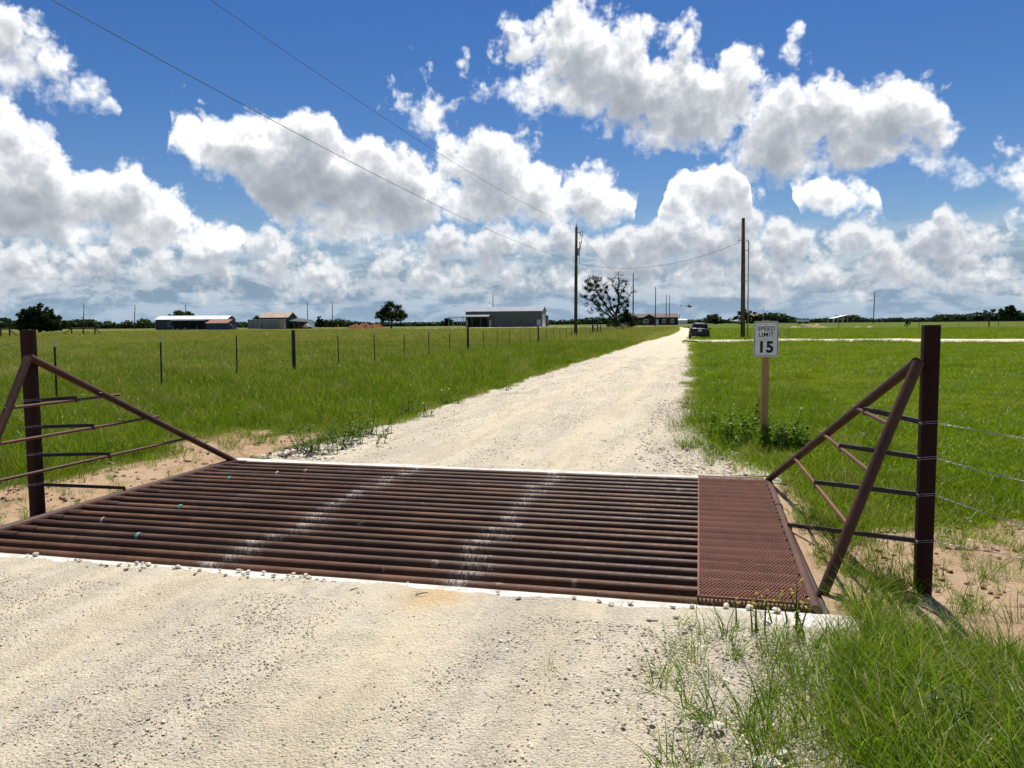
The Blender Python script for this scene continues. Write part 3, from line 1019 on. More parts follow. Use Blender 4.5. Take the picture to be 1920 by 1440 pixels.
# concrete sills and the dark pit under the guard
sl = MB()
for v0, v1, top in ((4.085, 4.30, 0.010), (7.815, 8.045, 0.016)):
    lo, hi = -5.28, 0.80
    n = 40
    ring = []
    for k in range(n + 1):
        u = lo + (hi - lo) * k / n
        j = 0.004 * float(wob(u, v0, 3.0, 2.0))
        ring.append([W(u, v0 + j, -0.5), W(u, v0 + j, top - 0.006), W(u, v0 + 0.008 + j, top + j * 0.4), W(u, v1 - 0.008, top + j * 0.4), W(u, v1, top - 0.006), W(u, v1, -0.5)])
    m = MB().loft(ring)
    o = m.obj('concrete_sill', M['concrete'], None, False)
    tag(o, 'white concrete sill along the %s edge of the cattle guard' % ('near' if v0 < 5 else 'far'), None, None, 'structure')
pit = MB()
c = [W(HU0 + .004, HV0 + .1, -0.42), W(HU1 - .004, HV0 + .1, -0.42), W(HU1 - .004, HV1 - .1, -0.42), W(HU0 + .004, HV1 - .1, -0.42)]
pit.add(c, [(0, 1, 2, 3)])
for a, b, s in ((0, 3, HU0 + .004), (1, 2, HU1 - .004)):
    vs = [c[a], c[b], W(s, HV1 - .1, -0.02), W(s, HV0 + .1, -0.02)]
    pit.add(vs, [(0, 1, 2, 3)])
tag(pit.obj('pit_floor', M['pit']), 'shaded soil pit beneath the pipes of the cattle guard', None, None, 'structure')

# far hills
hb = []
Xs = np.linspace(-4200, 4800, 120)
for X in Xs:
    d = 4300
    h = 9 + 5 * float(wob(X * 0.0011, 0, 1.0, 3.0)) + 8 * float(sst(X, 300, 2300)) + 1.5 * float(wob(X * 0.01, 0, 1.0, 1.0))
    hb.append([(X, d - 900, -2), (X, d - 300, h * 0.75), (X, d, h), (X, d + 700, -2)])
hv = np.array(hb).reshape(-1, 3)
idx = np.arange(len(hv)).reshape(len(Xs), 4)
q = np.stack([idx[:-1, :-1], idx[1:, :-1], idx[1:, 1:], idx[:-1, 1:]], -1).reshape(-1, 4)
m_h, T_h, o_h = mat_new('far_hill_woodland')
nn = T_h.noise(world_pos(T_h), 0.02, 5.0, 0.6)
bsdf(T_h, o_h, T_h.mix(T_h.smooth(nn, 0.35, 0.7), (0.050, 0.085, 0.060), (0.085, 0.115, 0.070)), 0.95, 0, 0.1)
tag(link('hills', mesh_np('hills', hv, q, m_h, True)), 'low wooded hills on the skyline', None, None, 'structure')

# ------------------------------------------------------------------ the cattle guard
guard = thing('cattle_guard', 'rusty steel pipe cattle guard laid across the gravel road', 'cattle guard')
NP, PV0, PV1 = 21, 4.335, 7.775
pr = 0.031
pm = MB().tube([(u, 0, 0) for u in np.linspace(-5.1, 0.64, 25)], pr, 16).mesh('pipe', M['pipe'], 'auto')
for i in range(NP):
    v = PV0 + (PV1 - PV0) * i / (NP - 1)
    o = link('pipe', pm, guard)
    p = W(0, v, 0.006 + random.uniform(-0.003, 0.003))
    o.location = p
    o.rotation_euler = (random.uniform(0, 6.28), random.uniform(-.0008, .0008), -TH + random.uniform(-.0012, .0012))
    # the short sleeve that joins each pipe to the left side rail
    sl_len = random.uniform(0.14, 0.24)
    s = MB().tube([(-5.13, 0, 0), (-5.13 + sl_len, 0, 0)], 0.0355, 14).obj('sleeve', M['wing'], guard, 'auto')
    s.location = p
    s.rotation_euler = (0, 0, -TH)
    # right-hand stub bent down onto the side rail
for uu_, rr_, nm, mt in ((-5.145, 0.042, 'side_rail', M['wing']), (0.668, 0.039, 'side_rail', M['wing'])):
    v0_, v1_ = (4.30, 7.83)
    skew = 0.05 if uu_ > 0 else 0.0
    MB().tube([W(uu_ - skew * (v1_ - v) / (v1_ - v0_), v, 0.012) for v in np.linspace(v0_, v1_, 14)], rr_, 16).obj(nm, mt, guard, 'auto')
MB().add([W(0.58, 4.305, -.012), W(0.705, 4.305, -.004), W(0.705, 7.81, -.004), W(0.63, 7.81, -.012), W(0.58, 4.305, -.05), W(0.705, 4.305, -.05), W(0.705, 7.81, -.05), W(0.63, 7.81, -.05)],
         [(0, 1, 2, 3), (4, 7, 6, 5), (0, 4, 5, 1), (1, 5, 6, 2), (2, 6, 7, 3), (3, 7, 4, 0)]).obj('side_plate', M['tie'], guard)
for v in (6.72,):
    MB().tube([W(0.652, v - .025, 0.012), W(0.654, v + .025, 0.012)], 0.045, 16).obj('pipe_collar', M['wing'], guard, 'auto')
for uu_ in (-4.0, -2.2, -0.5, 0.34):
    MB().bar(W(uu_, 4.3, -0.09), W(uu_, 7.82, -0.09), 0.1, 0.12).obj('stringer', M['tie'], guard)
# painted bands and chips seen on some pipes
for u0, k, c, wd in ((-4.02, 3, (0.10, 0.30, 0.20), 0.028), (-4.30, 8, (0.10, 0.30, 0.20), 0.028), (-4.62, 15, (0.10, 0.30, 0.20), 0.03), (-4.42, 16, (0.5, 0.45, 0.4), 0.02),
                     (-4.05, 18, (0.42, 0.16, 0.14), 0.03), (-4.28, 17, (0.5, 0.45, 0.4), 0.02), (-4.62, 5, (0.5, 0.42, 0.36), 0.015)):
    m = simple('paint_band', c, 0.6, 0.3, 40.0)
    v = PV0 + (PV1 - PV0) * k / (NP - 1)
    MB().tube([W(u0, v, 0.006), W(u0 + wd, v, 0.006)], pr + 0.0035, 14).obj('paint_band', m, guard)
# expanded metal tread over the right end
E0, E1, F0, F1 = 0.012, 0.628, 4.31, 7.80
xm = MB()
nx, nvv = 27, 68
dx, dv = (E1 - E0) / nx, (F1 - F0) / nvv
vs, fs = [], []
def strand(a, b, z0, z1):
    n = len(vs)
    w = 0.0023
    t = Vector((b[0] - a[0], b[1] - a[1], 0)).normalized()
    s = Vector((-t.y, t.x, 0)) * w
    for (p, z) in ((a, z0), (b, z1)):
        for sg in (-1, 1):
            q = W(p[0] + s.x * sg, p[1] + s.y * sg, z)
            vs.append((q.x, q.y, q.z))
            vs.append((q.x, q.y, q.z - 0.004))
    fs.extend([(n, n + 4, n + 6, n + 2), (n, n + 1, n + 5, n + 4), (n + 2, n + 6, n + 7, n + 3)])
for j in range(nvv):
    for i in range(nx):
        zc = 0.056 + 0.003 * math.sin(i * 0.9 + j * 0.21) + 0.002 * math.sin(j * 0.5)
        cu, cv = E0 + (i + .5) * dx, F0 + (j + .5) * dv
        kx = lambda uu: E0 + (uu - E0) * (1 - .075 * (F1 - cv) / (F1 - F0))
        l, r, b, t = (kx(cu - dx / 2), cv), (kx(cu + dx / 2), cv), (kx(cu), cv - dv / 2), (kx(cu), cv + dv / 2)
        for a_, b_ in ((l, b), (b, r), (r, t), (t, l)):
            strand(a_, b_, zc, zc)
xm.v, xm.f = vs, fs
xm.obj('expanded_metal_sheet', M['expanded'], guard)
for v in (F0, F1):
    MB().bar(W(E0, v, 0.055), W(E1 - (.045 if v < 5 else 0), v, 0.055), 0.012, 0.006).obj('sheet_edge', M['expanded'], guard)
MB().bar(W(E0, F0, 0.0555), W(E0, F1, 0.0555), 0.010, 0.006).obj('sheet_edge', M['expanded'], guard)
for k in range(17):   # weld lumps along the sheet's right side
    v = 4.50 + k * 0.19 + random.uniform(-.05, .05)
    MB().ball(W(0.636 - .047 * (7.8 - v) / 3.5, v, 0.046), (random.uniform(.008, .013), random.uniform(.01, .02), 0.010), 7, 5, 0.2).obj('weld', M['tie'], guard, True)


# ------------------------------------------------------------------ wings at both ends of the guard
def wing(label, A, far, near, zs, over, tie_from, tie_pts, rods_lab=None):
    t = thing('guard_wing', label, 'guard wing', (0, 0, 0), 0, 'pipe wings at the ends of the cattle guard')
    A, far, near = Vector(A), Vector(far), Vector(near)
    MB().tube([A, A.lerp(far, .3), A.lerp(far, .6), far], 0.031, 14).obj('back_leg', M['wing'], t, 'auto')
    MB().tube([A + Vector((0, -.02, 0)), A.lerp(near, .3), A.lerp(near, .6), near], 0.0325, 14).obj('front_leg', M['wing'], t, 'auto')
    rods = []
    for z, (o1, o2) in zip(zs, over):
        pb = A.lerp(far, (A.z - z) / (A.z - far.z))
        pf = A.lerp(near, (A.z - z) / (A.z - near.z))
        d = (pb - pf).normalized()
        a, b = pf - d * o2, pb + d * o1
        off = Vector((0, 0, 0.028))
        MB().tube([a + off, b + off], 0.0125, 10).obj('rod', M['rod'], t, 'auto')
        rods.append((a + off, b + off))
        # weld lump at the front leg
        MB().ball(pf + Vector((0, 0, 0.004)), (0.022, 0.022, 0.03), 8, 5, 0.15).obj('weld', M['tie'], t, True)
    for i, (z, (tu, tv, tz)) in enumerate(zip(tie_from[2], tie_pts)):
        a = W(tie_from[0], tie_from[1], z)
        if i < len(rods):       # land on the rod itself, resting on top of it
            ra, rb = rods[i]
            va_, vb_ = uvof(ra.x, ra.y)[1], uvof(rb.x, rb.y)[1]
            hit = ra.lerp(rb, (tv - va_) / (vb_ - va_))
            tu = uvof(hit.x, hit.y)[0]
            tz = hit.z + 0.022
        MB().bar(a, W(tu, tv, tz), 0.024, 0.028).obj('tie_bar', M['tie'], t)
        MB().bar(W(tu, tv, tz + .012), W(tu + .004, tv + .004, tz - .040), 0.024, 0.022).obj('tie_tab', M['tie'], t)
    return t, rods


AL = W(-5.285, 5.235, 1.315)
AR = W(1.235, 4.955, 1.315)
lw, lrods = wing('rusty pipe wing by the left post, spreading to the guard\'s left corners', AL, W(-5.145, 7.78, 0.04), W(-5.145, 4.36, 0.04), (0.90, 0.64, 0.365),
     ((0.10, 0.02), (0.07, 0.04), (0.06, 0.05)), (-5.35, 5.30, (0.955, 0.735, 0.50, 0.255)),
     ((-5.225, 5.64, 0.945), (-5.195, 5.79, 0.70), (-5.175, 5.93, 0.43), (-5.145, 6.06, 0.075)))
rw, rrods = wing('rusty pipe wing by the right post, spreading to the guard\'s right corners', AR, W(0.668, 7.80, 0.04), W(0.69, 4.62, -0.02), (0.93, 0.66, 0.36),
     ((0.06, 0.02), (0.06, 0.02), (0.03, 0.02)), (1.31, 5.0, (0.955, 0.745, 0.525, 0.245)),
     ((1.06, 5.49, 0.955), (0.945, 5.66, 0.69), (0.825, 5.86, 0.385), (0.668, 6.0, 0.055)))
# twist ties of wire on the rods
for par, (a, b), f in ((lw, lrods[0], .78), (lw, lrods[0], .62), (lw, lrods[1], .70), (rw, rrods[1], .60), (rw, rrods[1], .93), (rw, rrods[2], 0.03)):
    p = a.lerp(b, f)
    m = MB()
    for k in range(3):
        pts = [p + Vector((0.006 * k, 0, 0)) + Vector((0.0, math.cos(q) * 0.016, math.sin(q) * 0.016)) for q in np.linspace(0, 6.3, 10)]
        m.tube(pts, 0.0022, 5)
    m.tube([p + Vector((0, 0, .014)), p + Vector((.02, 0, .045)), p + Vector((.045, .01, .04))], 0.002, 5)
    m.obj('wire_tie', M['wire'], par)


# ------------------------------------------------------------------ square end posts
def end_post(u, v, z0, h, label, w=0.088):
    t = thing('gate_post', label, 'post', W(u, v, 0), -TH, 'square steel posts beside the cattle guard')
    b = 0.010
    ring = []
    for sx, sy in ((1, 1), (-1, 1), (-1, -1), (1, -1)):
        for an in (0, 30, 60, 90):
            q = R(an + {(1, 1): 0, (-1, 1): 90, (-1, -1): 180, (1, -1): 270}[(sx, sy)])
            ring.append((sx * (w / 2 - b) + b * math.cos(q), sy * (w / 2 - b) + b * math.sin(q)))
    MB().loft([[Vector((x, y, z)) for x, y in ring] for z in (z0, h * .5, h)]).obj('tube', M['postred'], t, 'auto')
    MB().box((0, 0, h + 0.0035), (w * 0.98, w * 0.98, 0.006)).obj('cap_plate', M['tie'], t)
    return t


lpost = end_post(-5.352, 5.30, -0.35, 1.533, 'dark red square steel post at the left end of the cattle guard')
rpost = end_post(1.325, 5.03, -0.35, 1.525, 'dark red square steel post at the right end of the cattle guard')


def post_loops(par, zs, w=0.096):
    for z in zs:
        m = MB()
        for k in range(2):
            c = [(-w / 2, -w / 2), (w / 2, -w / 2), (w / 2, w / 2), (-w / 2, w / 2), (-w / 2, -w / 2)]
            m.tube([(x, y, z + 0.012 * k + 0.010 * math.sin(i * 1.3)) for i, (x, y) in enumerate(c)], 0.0018, 5)
        m.obj('wire_loop', M['wire'], par)


post_loops(lpost, (0.95, 0.73, 0.50, 0.25))
post_loops(rpost, (0.95, 0.74, 0.52, 0.24))


# ------------------------------------------------------------------ twisted wire strands leaving the posts
def twisted(a, b, sag, r=0.0042, wr=0.0022, twists=90, n=420, slack=0.0):
    a, b = Vector(a), Vector(b)
    L = (b - a).length
    m = MB()
    s = (b - a).normalized().cross(Vector((0, 0, 1))).normalized()
    for ph in (0, math.pi):
        pts = []
        for i in range(n):
            t = i / (n - 1)
            p = a.lerp(b, t) - Vector((0, 0, sag * 4 * t * (1 - t)))
            p += Vector((0, 0, slack * math.sin(t * 19) * 0.5))
            an = twists * 2 * math.pi * t + ph
            pts.append(p + s * (r * math.cos(an)) + Vector((0, 0, r * math.sin(an))))
        m.tube(pts, wr, 4, False)
    return m


rfence = thing('wire_strands', 'slack twisted wire strands running right from the right post', 'wire fence', W(1.37, 5.02, 0))
for z, z2, sg in ((0.955, 0.88, 0.13), (0.745, 0.56, 0.17), (0.525, 0.20, 0.20), (0.245, 0.0, 0.06)):
    p0 = W(1.37, 5.02, z)
    m = twisted(p0, W(4.4, 5.0, z2), sg, 0.0036, 0.0018, 46, 460)
    o = m.obj('strand', M['wire'], rfence)
    o.matrix_parent_inverse = Matrix.Translation(-W(1.37, 5.02, 0))
lfence = thing('wire_strands', 'thin dark wire strands running left from the left post', 'wire fence', W(-5.40, 5.29, 0))
for z in (1.44, 0.95, 0.735, 0.50, 0.255):
    m = MB().tube([W(-5.39 - 3.0 * t, 5.30 + 1.0 * t, z - 0.09 * math.sin(t * 3.1)) for t in np.linspace(0, 1, 24)], 0.0022, 5, False)
    o = m.obj('strand', M['rusty_wire'], lfence)
    o.matrix_parent_inverse = Matrix.Translation(-W(-5.40, 5.29, 0))


# ------------------------------------------------------------------ speed limit sign
SU, SV = 0.812, 10.15
sign = thing('speed_limit_sign', 'white SPEED LIMIT 15 sign on a short timber post', 'road sign', Wg(SU, SV, 0), R(-9))
sz = float(Wg(SU, SV).z)
top, bot, sw = 1.572 - sz, 1.128 - sz, 0.298
pw = 0.086
ring = [(-pw / 2, -pw / 2 + .005), (-pw / 2 + .005, -pw / 2), (pw / 2 - .005, -pw / 2), (pw / 2, -pw / 2 + .005), (pw / 2, pw / 2), (-pw / 2, pw / 2)]
MB().loft([[Vector((x, y + 0.05, z)) for x, y in ring] for z in (-0.4, 0.6, top + 0.012)]).obj('post', M['sign_wood'], sign)


def rrect(w, z0, z1, r, y, n=6):
    pts = []
    for cx, cz, a0 in ((w / 2 - r, z1 - r, 0), (-w / 2 + r, z1 - r, 90), (-w / 2 + r, z0 + r, 180), (w / 2 - r, z0 + r, 270)):
        for k in range(n + 1):
            q = R(a0 + 90 * k / n)
            pts.append(Vector((cx + r * math.cos(q), y, cz + r * math.sin(q))))
    return pts


plate = MB().poly(rrect(sw, bot, top, 0.026, 0.005), 0.0025, (0, -1, 0)).obj('plate', M['sign_face'], sign)
bm_ = MB()
o_, i_ = rrect(sw - 0.018, bot + 0.009, top - 0.009, 0.020, 0.0018), rrect(sw - 0.032, bot + 0.016, top - 0.016, 0.014, 0.0018)
n_ = len(o_)
bm_.add(o_ + i_, [(k, (k + 1) % n_, (k + 1) % n_ + n_, k + n_) for k in range(n_)])
bm_.obj('border_line', M['sign_black'], plate)


def text(body, size, x, z, y, mat, par, off=0.0, sx=1.0, name='lettering', ry=0.0):
    cu = bpy.data.curves.new(name, 'FONT')
    cu.body = body
    cu.size = size
    cu.align_x = 'CENTER'
    cu.offset = off
    cu.space_character = 1.08
    cu.resolution_u = 6
    cu.materials.append(mat)
    tmp = bpy.data.objects.new('tmp_text', cu)
    COL.objects.link(tmp)
    dg = bpy.context.evaluated_depsgraph_get()
    me = bpy.data.meshes.new_from_object(tmp.evaluated_get(dg))
    bpy.data.objects.remove(tmp)
    if not me.materials:
        me.materials.append(mat)
    o = link(name, me, par)
    o.location = (x, y, z)
    o.rotation_euler = (R(90), 0, ry)
    o.scale = (sx, 1, 1)
    return o


H_ = top - bot
text('SPEED', 0.0735, 0, bot + H_ * 0.735, 0.0016, M['sign_black'], plate, 0.0013, 0.98)
text('LIMIT', 0.0735, 0, bot + H_ * 0.569, 0.0016, M['sign_black'], plate, 0.0013, 0.98)
text('15', 0.19, -0.004, bot + H_ * 0.135, 0.0016, M['sign_black'], plate, 0.0078, 0.98)
for zz_ in (top - 0.045, bot + 0.035):
    MB().tube([(0, -0.004, zz_), (0, 0.004, zz_)], 0.008, 10).obj('bolt', M['steel'], plate)
for zz_ in (top - 0.11, bot + 0.12):
    MB().box((0, 0.0055, zz_), (0.09, 0.004, 0.03)).obj('bracket', M['steel'], sign)


# ------------------------------------------------------------------ T-post fence along the left verge
FA, FB = -12.7, 0.248
fence = thing('wire_fence', 'woven wire fence on dark T-posts along the left side of the road', 'fence', PG(FA + FB * 15.2, 15.2))
finv = Matrix.Translation(-Vector(fence.location))
tm = MB()
tm.box((0, 0, 0.45), (0.034, 0.006, 1.7)).box((0, 0.016, 0.45), (0.006, 0.030, 1.7))
for k in range(20):
    tm.box((0, -0.006, 0.1 + k * 0.055), (0.012, 0.008, 0.02))
tpost_me = tm.mesh('post', M['tpost'])
tip_me = MB().box((0, 0, 0), (0.036, 0.0075, 0.13)).box((0, 0.0165, 0), (0.0075, 0.031, 0.13)).mesh('white_tip', M['tip'])
wood_me = MB().tube([(0, 0, -0.5), (0, 0, 0.5), (0, 0, 1.42)], [0.062, 0.06, 0.056], 10).mesh('post', M['tpost'], 'auto')
fpts = []
for n in range(-2, 41):
    d = 15.2 + 2.95 * n
    x = FA + FB * d
    base = PG(x, d)
    fpts.append(base)
    big = n % 6 == 3
    o = link('post', wood_me if big else tpost_me, fence)
    o.location = base
    o.rotation_euler = (random.uniform(-.02, .02), random.uniform(-.02, .02), -TH + random.uniform(-.1, .1))
    o.matrix_parent_inverse = finv
    if not big and n != 2:
        tp = link('white_tip', tip_me, o)
        tp.location = (0, 0, 1.235)
for hgt in (1.2,) + tuple(0.12 + 0.13 * k for k in range(8)):
    m = MB().tube([p + Vector((0, 0, hgt + random.uniform(-.012, .012))) for p in fpts], 0.0016, 3, False)
    o = m.obj('wire', M['rusty_wire'], fence)
    o.matrix_parent_inverse = finv
vm_ = MB()
for a, b in zip(fpts[:-1], fpts[1:]):
    far_ = a.y > 60
    nst = 10 if far_ else 19
    for k in range(nst):
        p = a.lerp(b, (k + .5) / nst)
        vm_.tube([p + Vector((0, 0, 0.1)), p + Vector((random.uniform(-.01, .01), 0, 1.05))], 0.0015 if not far_ else 0.002, 3, False)
o = vm_.obj('mesh_stays', M['rusty_wire'], fence)
o['kind'] = 'stuff'
o.matrix_parent_inverse = finv
# brace at the fence's far end and beside the dead tree
for d0 in (88.0, 118.0):
    m = MB()
    p0, p1 = PG(FA + FB * d0, d0), PG(FA + FB * (d0 + 4), d0 + 4)
    m.tube([p0 + Vector((0, 0, -.3)), p0 + Vector((0, 0, 1.5))], 0.075, 8).tube([p1 + Vector((0, 0, -.3)), p1 + Vector((0, 0, 1.5))], 0.075, 8)
    m.tube([p0 + Vector((0, 0, 1.2)), p1 + Vector((0, 0, 1.2))], 0.055, 8)
    m.tube([p0 + Vector((0, 0, 1.2)), p1 + Vector((0, 0, 0.1))], 0.045, 8)
    o = m.obj('brace', M['tpost'], fence)
    o.matrix_parent_inverse = finv

# ------------------------------------------------------------------ the dark car at the roadside
def ring_se(y, w, z0, z1, p=4.0, n=28, tumble=0.0):
    pts = []
    for k in range(n):
        a = 2 * math.pi * k / n
        c, s = math.cos(a), math.sin(a)
        x = math.copysign(abs(c) ** (2 / p), c) * w / 2
        z = math.copysign(abs(s) ** (2 / p), s)
        zz = (z0 + z1) / 2 + z * (z1 - z0) / 2
        pts.append(Vector((x * (1 - tumble * max(0, z)), y, zz)))
    return pts


m_car, Tc, oc = mat_new('car_paint_navy')
bsdf(Tc, oc, (0.004, 0.006, 0.014), 0.3, 0.0, 0.35, Coat_Weight=0.2)
m_red, Tc, oc = mat_new('tail_lamp_red')
bsdf(Tc, oc, (0.10, 0.006, 0.008), 0.2, 0.0, 0.5)
m_rim = simple('wheel_rim', (0.25, 0.25, 0.26), 0.35, 0.2, 5.0, metal=0.8)
m_tyre = simple('tyre_rubber', (0.014, 0.014, 0.014), 0.85, 0.2, 20.0)

car = thing('parked_car', 'dark navy hatchback car seen from behind, half off the road', 'car', Wg(-0.02, 75.5, 0.0), -TH)
car.rotation_euler = (0, R(3.6), -TH + R(1.5))
body = MB().loft([ring_se(-2.22, 1.50, 0.42, 0.86, 3.2), ring_se(-2.16, 1.70, 0.32, 0.98, 4), ring_se(-1.95, 1.80, 0.26, 1.04, 5), ring_se(-1.2, 1.86, 0.24, 1.03, 5.5),
                  ring_se(0.0, 1.86, 0.24, 1.00, 5.5), ring_se(1.1, 1.84, 0.24, 0.98, 5.5), ring_se(1.8, 1.78, 0.26, 0.90, 5), ring_se(2.2, 1.60, 0.32, 0.76, 4), ring_se(2.3, 1.3, 0.40, 0.66, 3.2)]
                 ).obj('body', m_car, car, True)
MB().loft([ring_se(-2.02, 1.36, 0.95, 1.06, 4, tumble=.1), ring_se(-1.72, 1.42, 0.95, 1.40, 5, tumble=.14), ring_se(-1.25, 1.44, 0.95, 1.50, 5, tumble=.16), ring_se(-0.4, 1.46, 0.95, 1.53, 5, tumble=.16),
           ring_se(0.3, 1.46, 0.95, 1.49, 5, tumble=.15), ring_se(1.15, 1.42, 0.93, 1.02, 4, tumble=.1)]).obj('cabin', m_car, car, True)
MB().add([(-0.60, -2.045, 1.07), (0.60, -2.045, 1.07), (0.53, -1.76, 1.40), (-0.53, -1.76, 1.40)], [(0, 1, 2, 3)]).obj('rear_window', M['glass_dark'], car)
for s in (-1, 1):
    MB().add([(s * .735, -1.5, 1.06), (s * .735, 0.75, 1.06), (s * .66, 0.2, 1.42), (s * .66, -1.35, 1.42)], [(0, 1, 2, 3)]).obj('side_window', M['glass_dark'], car)
    MB().box((s * 0.70, -2.165, 0.86), (0.30, 0.10, 0.13)).obj('tail_lamp', m_red, car)
    MB().ball((s * 1.0, 0.62, 1.06), (0.11, 0.07, 0.08), 8, 6).obj('door_mirror', m_car, car, True)
    for yy in (-1.38, 1.36):
        w = MB().tube([(s * 0.70, yy, 0.33), (s * 0.72, yy, 0.33), (s * 0.90, yy, 0.33), (s * 0.93, yy, 0.33)], [0.29, 0.335, 0.335, 0.29], 20).obj('wheel', m_tyre, car, 'auto')
        MB().tube([(s * 0.905, yy, 0.33), (s * 0.937, yy, 0.33)], [0.225, 0.21], 16).obj('rim', m_rim, w, 'auto')
MB().box((0, -2.19, 0.46), (1.62, 0.12, 0.20)).obj('rear_bumper', M['black'], car)
MB().box((0, -2.235, 0.80), (0.31, 0.012, 0.155)).obj('licence_plate', M['white'], car)
MB().box((0, -1.78, 1.47), (1.15, 0.22, 0.025)).obj('spoiler', m_car, car)

# ------------------------------------------------------------------ helicopter low over the far field
heli = thing('helicopter', 'small dark helicopter flying low beyond the parked car', 'helicopter', (147.5, 650, 15.6), R(0))
m_heli = simple('helicopter_paint', (0.02, 0.018, 0.03), 0.4, 0.2, 1.0)
def ell(y0, w, h, zc, x):
    return [Vector((x, y0 + w / 2 * math.cos(2 * math.pi * k / 16), zc + h / 2 * math.sin(2 * math.pi * k / 16))) for k in range(16)]
MB().loft([ell(0, .2, .2, -.1, 2.5), ell(0, 1.0, .9, 0, 2.2), ell(0, 1.35, 1.4, .05, 1.3), ell(0, 1.4, 1.55, .1, .3), ell(0, 1.2, 1.3, .2, -.7), ell(0, .6, .6, .35, -1.6), ell(0, .3, .3, .4, -2.0)]).obj('fuselage', m_heli, heli, True)
MB().add([(2.05, -.5, .3), (1.2, -.69, .45), (1.2, -.69, -.1), (2.1, -.55, -.1)], [(0, 1, 2, 3)]).obj('canopy_window', M['glass_dark'], heli)
MB().tube([(-1.7, 0, .38), (-6.4, 0, .62)], [.22, .11], 10).obj('tail_boom', m_heli, heli, True)
MB().poly([(-6.1, -.04, .5), (-6.6, -.04, 1.5), (-7.0, -.04, 1.5), (-6.8, -.04, .4), (-7.0, -.04, -.3), (-6.7, -.04, -.3)], .08, (0, 1, 0)).obj('tail_fin', m_heli, heli)
MB().box((-6.7, -.15, .6), (1.4, .04, .1), 0, Matrix.Rotation(R(60), 3, 'Y')).obj('tail_rotor', m_heli, heli)
MB().loft([[Vector((x, y, z)) for x, y in ((.5, -.15), (.5, .15), (-.6, .15), (-.6, -.15))] for z in (.7,)] + [[Vector((x, y, 1.9)) for x, y in ((.1, -.1), (.1, .1), (-.25, .1), (-.25, -.1))]]).obj('mast', m_heli, heli)
for a in (0.5, math.pi + 0.5):
    MB().bar((0, 0, 1.95), (5.0 * math.cos(a), 5.0 * math.sin(a), 2.0), .25, .04).obj('rotor_blade', m_heli, heli)
for s in (-1, 1):
    MB().tube([(1.9, s * .95, -1.05), (1.6, s * .95, -1.25), (-1.4, s * .95, -1.25)], .05, 6).obj('skid', m_heli, heli)
    for xx in (.9, -.7):
        MB().tube([(xx, s * .5, -.5), (xx, s * .95, -1.25)], .04, 6).obj('skid_strut', m_heli, heli)


# ------------------------------------------------------------------ utility poles and lines
def pole(x, y, h, label, r=0.15, lean=0.0, detail=0, group='utility poles along the road'):
    b = PG(x, y)
    t = thing('utility_pole', label, 'utility pole', b, 0, group)
    MB().tube([(0, 0, -1), (lean * .5, 0, h * .5), (lean, 0, h)], [r * 1.08, r, r * .8], 10).obj('shaft', M['wood_pole'], t, True)
    if detail:
        MB().tube([(lean, 0, h), (lean, 0, h + .28)], 0.05, 8).obj('top_insulator', M['black'], t)
    return t


p1 = pole(7.05, 86, 12.0, 'tall wooden power pole left of the road carrying the overhead wires', .18, 0.1, 1, 'power poles carrying wires')
MB().bar((.1, 0, 11.35), (.55, 0, 11.45), .05, .06).obj('bracket', M['black'], p1)
MB().tube([(.5, 0, 11.3), (.75, 0, 11.6), (.82, 0, 11.3), (.72, 0, 10.9), (.55, 0, 11.1), (.55, 0, 11.4)], .045, 8).obj('fuse_cutout', M['steel'], p1)
MB().tube([(.5, 0, 9.6), (.5, 0, 10.2)], .07, 8).tube([(.42, 0, 10.2), (.42, 0, 10.45)], .05, 8).tube([(.62, 0, 10.2), (.66, 0, 10.5)], .05, 8).obj('arrester', M['black'], p1)
MB().tube([(.35, 0, 8.9), (.35, 0, 9.7)], .13, 10).obj('transformer', M['steel'], p1)
MB().tube([(.72, 0, 10.9), (.5, 0, 9.9), (.42, 0, 8.2), (.5, 0, 7.9)], .02, 6).obj('drop_lead', M['dark_wire'], p1)
p2 = pole(21.05, 71, 10.9, 'thick wooden pole with steel riser pipe beside the gravel drive', .19, -0.12, 0, 'power poles carrying wires')
MB().tube([(.42, -.05, 0), (.38, -.05, 8.7), (.30, -.05, 8.95), (.16, -.05, 8.9)], .055, 8).obj('riser_pipe', M['steel'], p2, True)
for z in (2.5, 5.3, 8.0):
    MB().bar((0, -.05, z), (.4, -.05, z), .05, .05).obj('riser_bracket', M['steel'], p2)
MB().tube([(-.1, 0, 8.9), (-.45, 0, 8.95), (-.6, 0, 8.75)], .03, 6).obj('wire_clamp', M['black'], p2)
road_poles = ((25.2, 162, 11.3, 'slim wooden pole right of the dead mistletoe tree'), (40.7, 221, 11.0, 'slim wooden pole before the middle of the dark house'),
              (55.6, 281, 11.0, 'left one of two close poles before the dark house'), (59.0, 292, 11.0, 'right one of two close poles before the dark house'))
rp = [pole(a, b, h, l, .13, 0, 1) for a, b, h, l in road_poles]
for a, b, h, l, lean in ((-181, 330, 11.2, 'far pole right of the big dark oak', .8), (-174, 360, 11.4, 'leaning far pole left of the white-roofed house', .9), (-152, 365, 11.5, 'far pole rising behind the white-roofed house', 0),
                   (-90, 345, 11.4, 'far pole just right of the green barn', 0), (-79, 345, 11.3, 'far pole right of the cedar beyond the pasture', 0),
                   (-7.0, 297, 11.8, 'far pole rising behind the grey metal building', 0), (132.5, 286, 11.6, 'lone pole standing in the far field on the right', .25)):
    pole(a, b, h, l, .17, lean, 0, 'distant poles on the skyline')


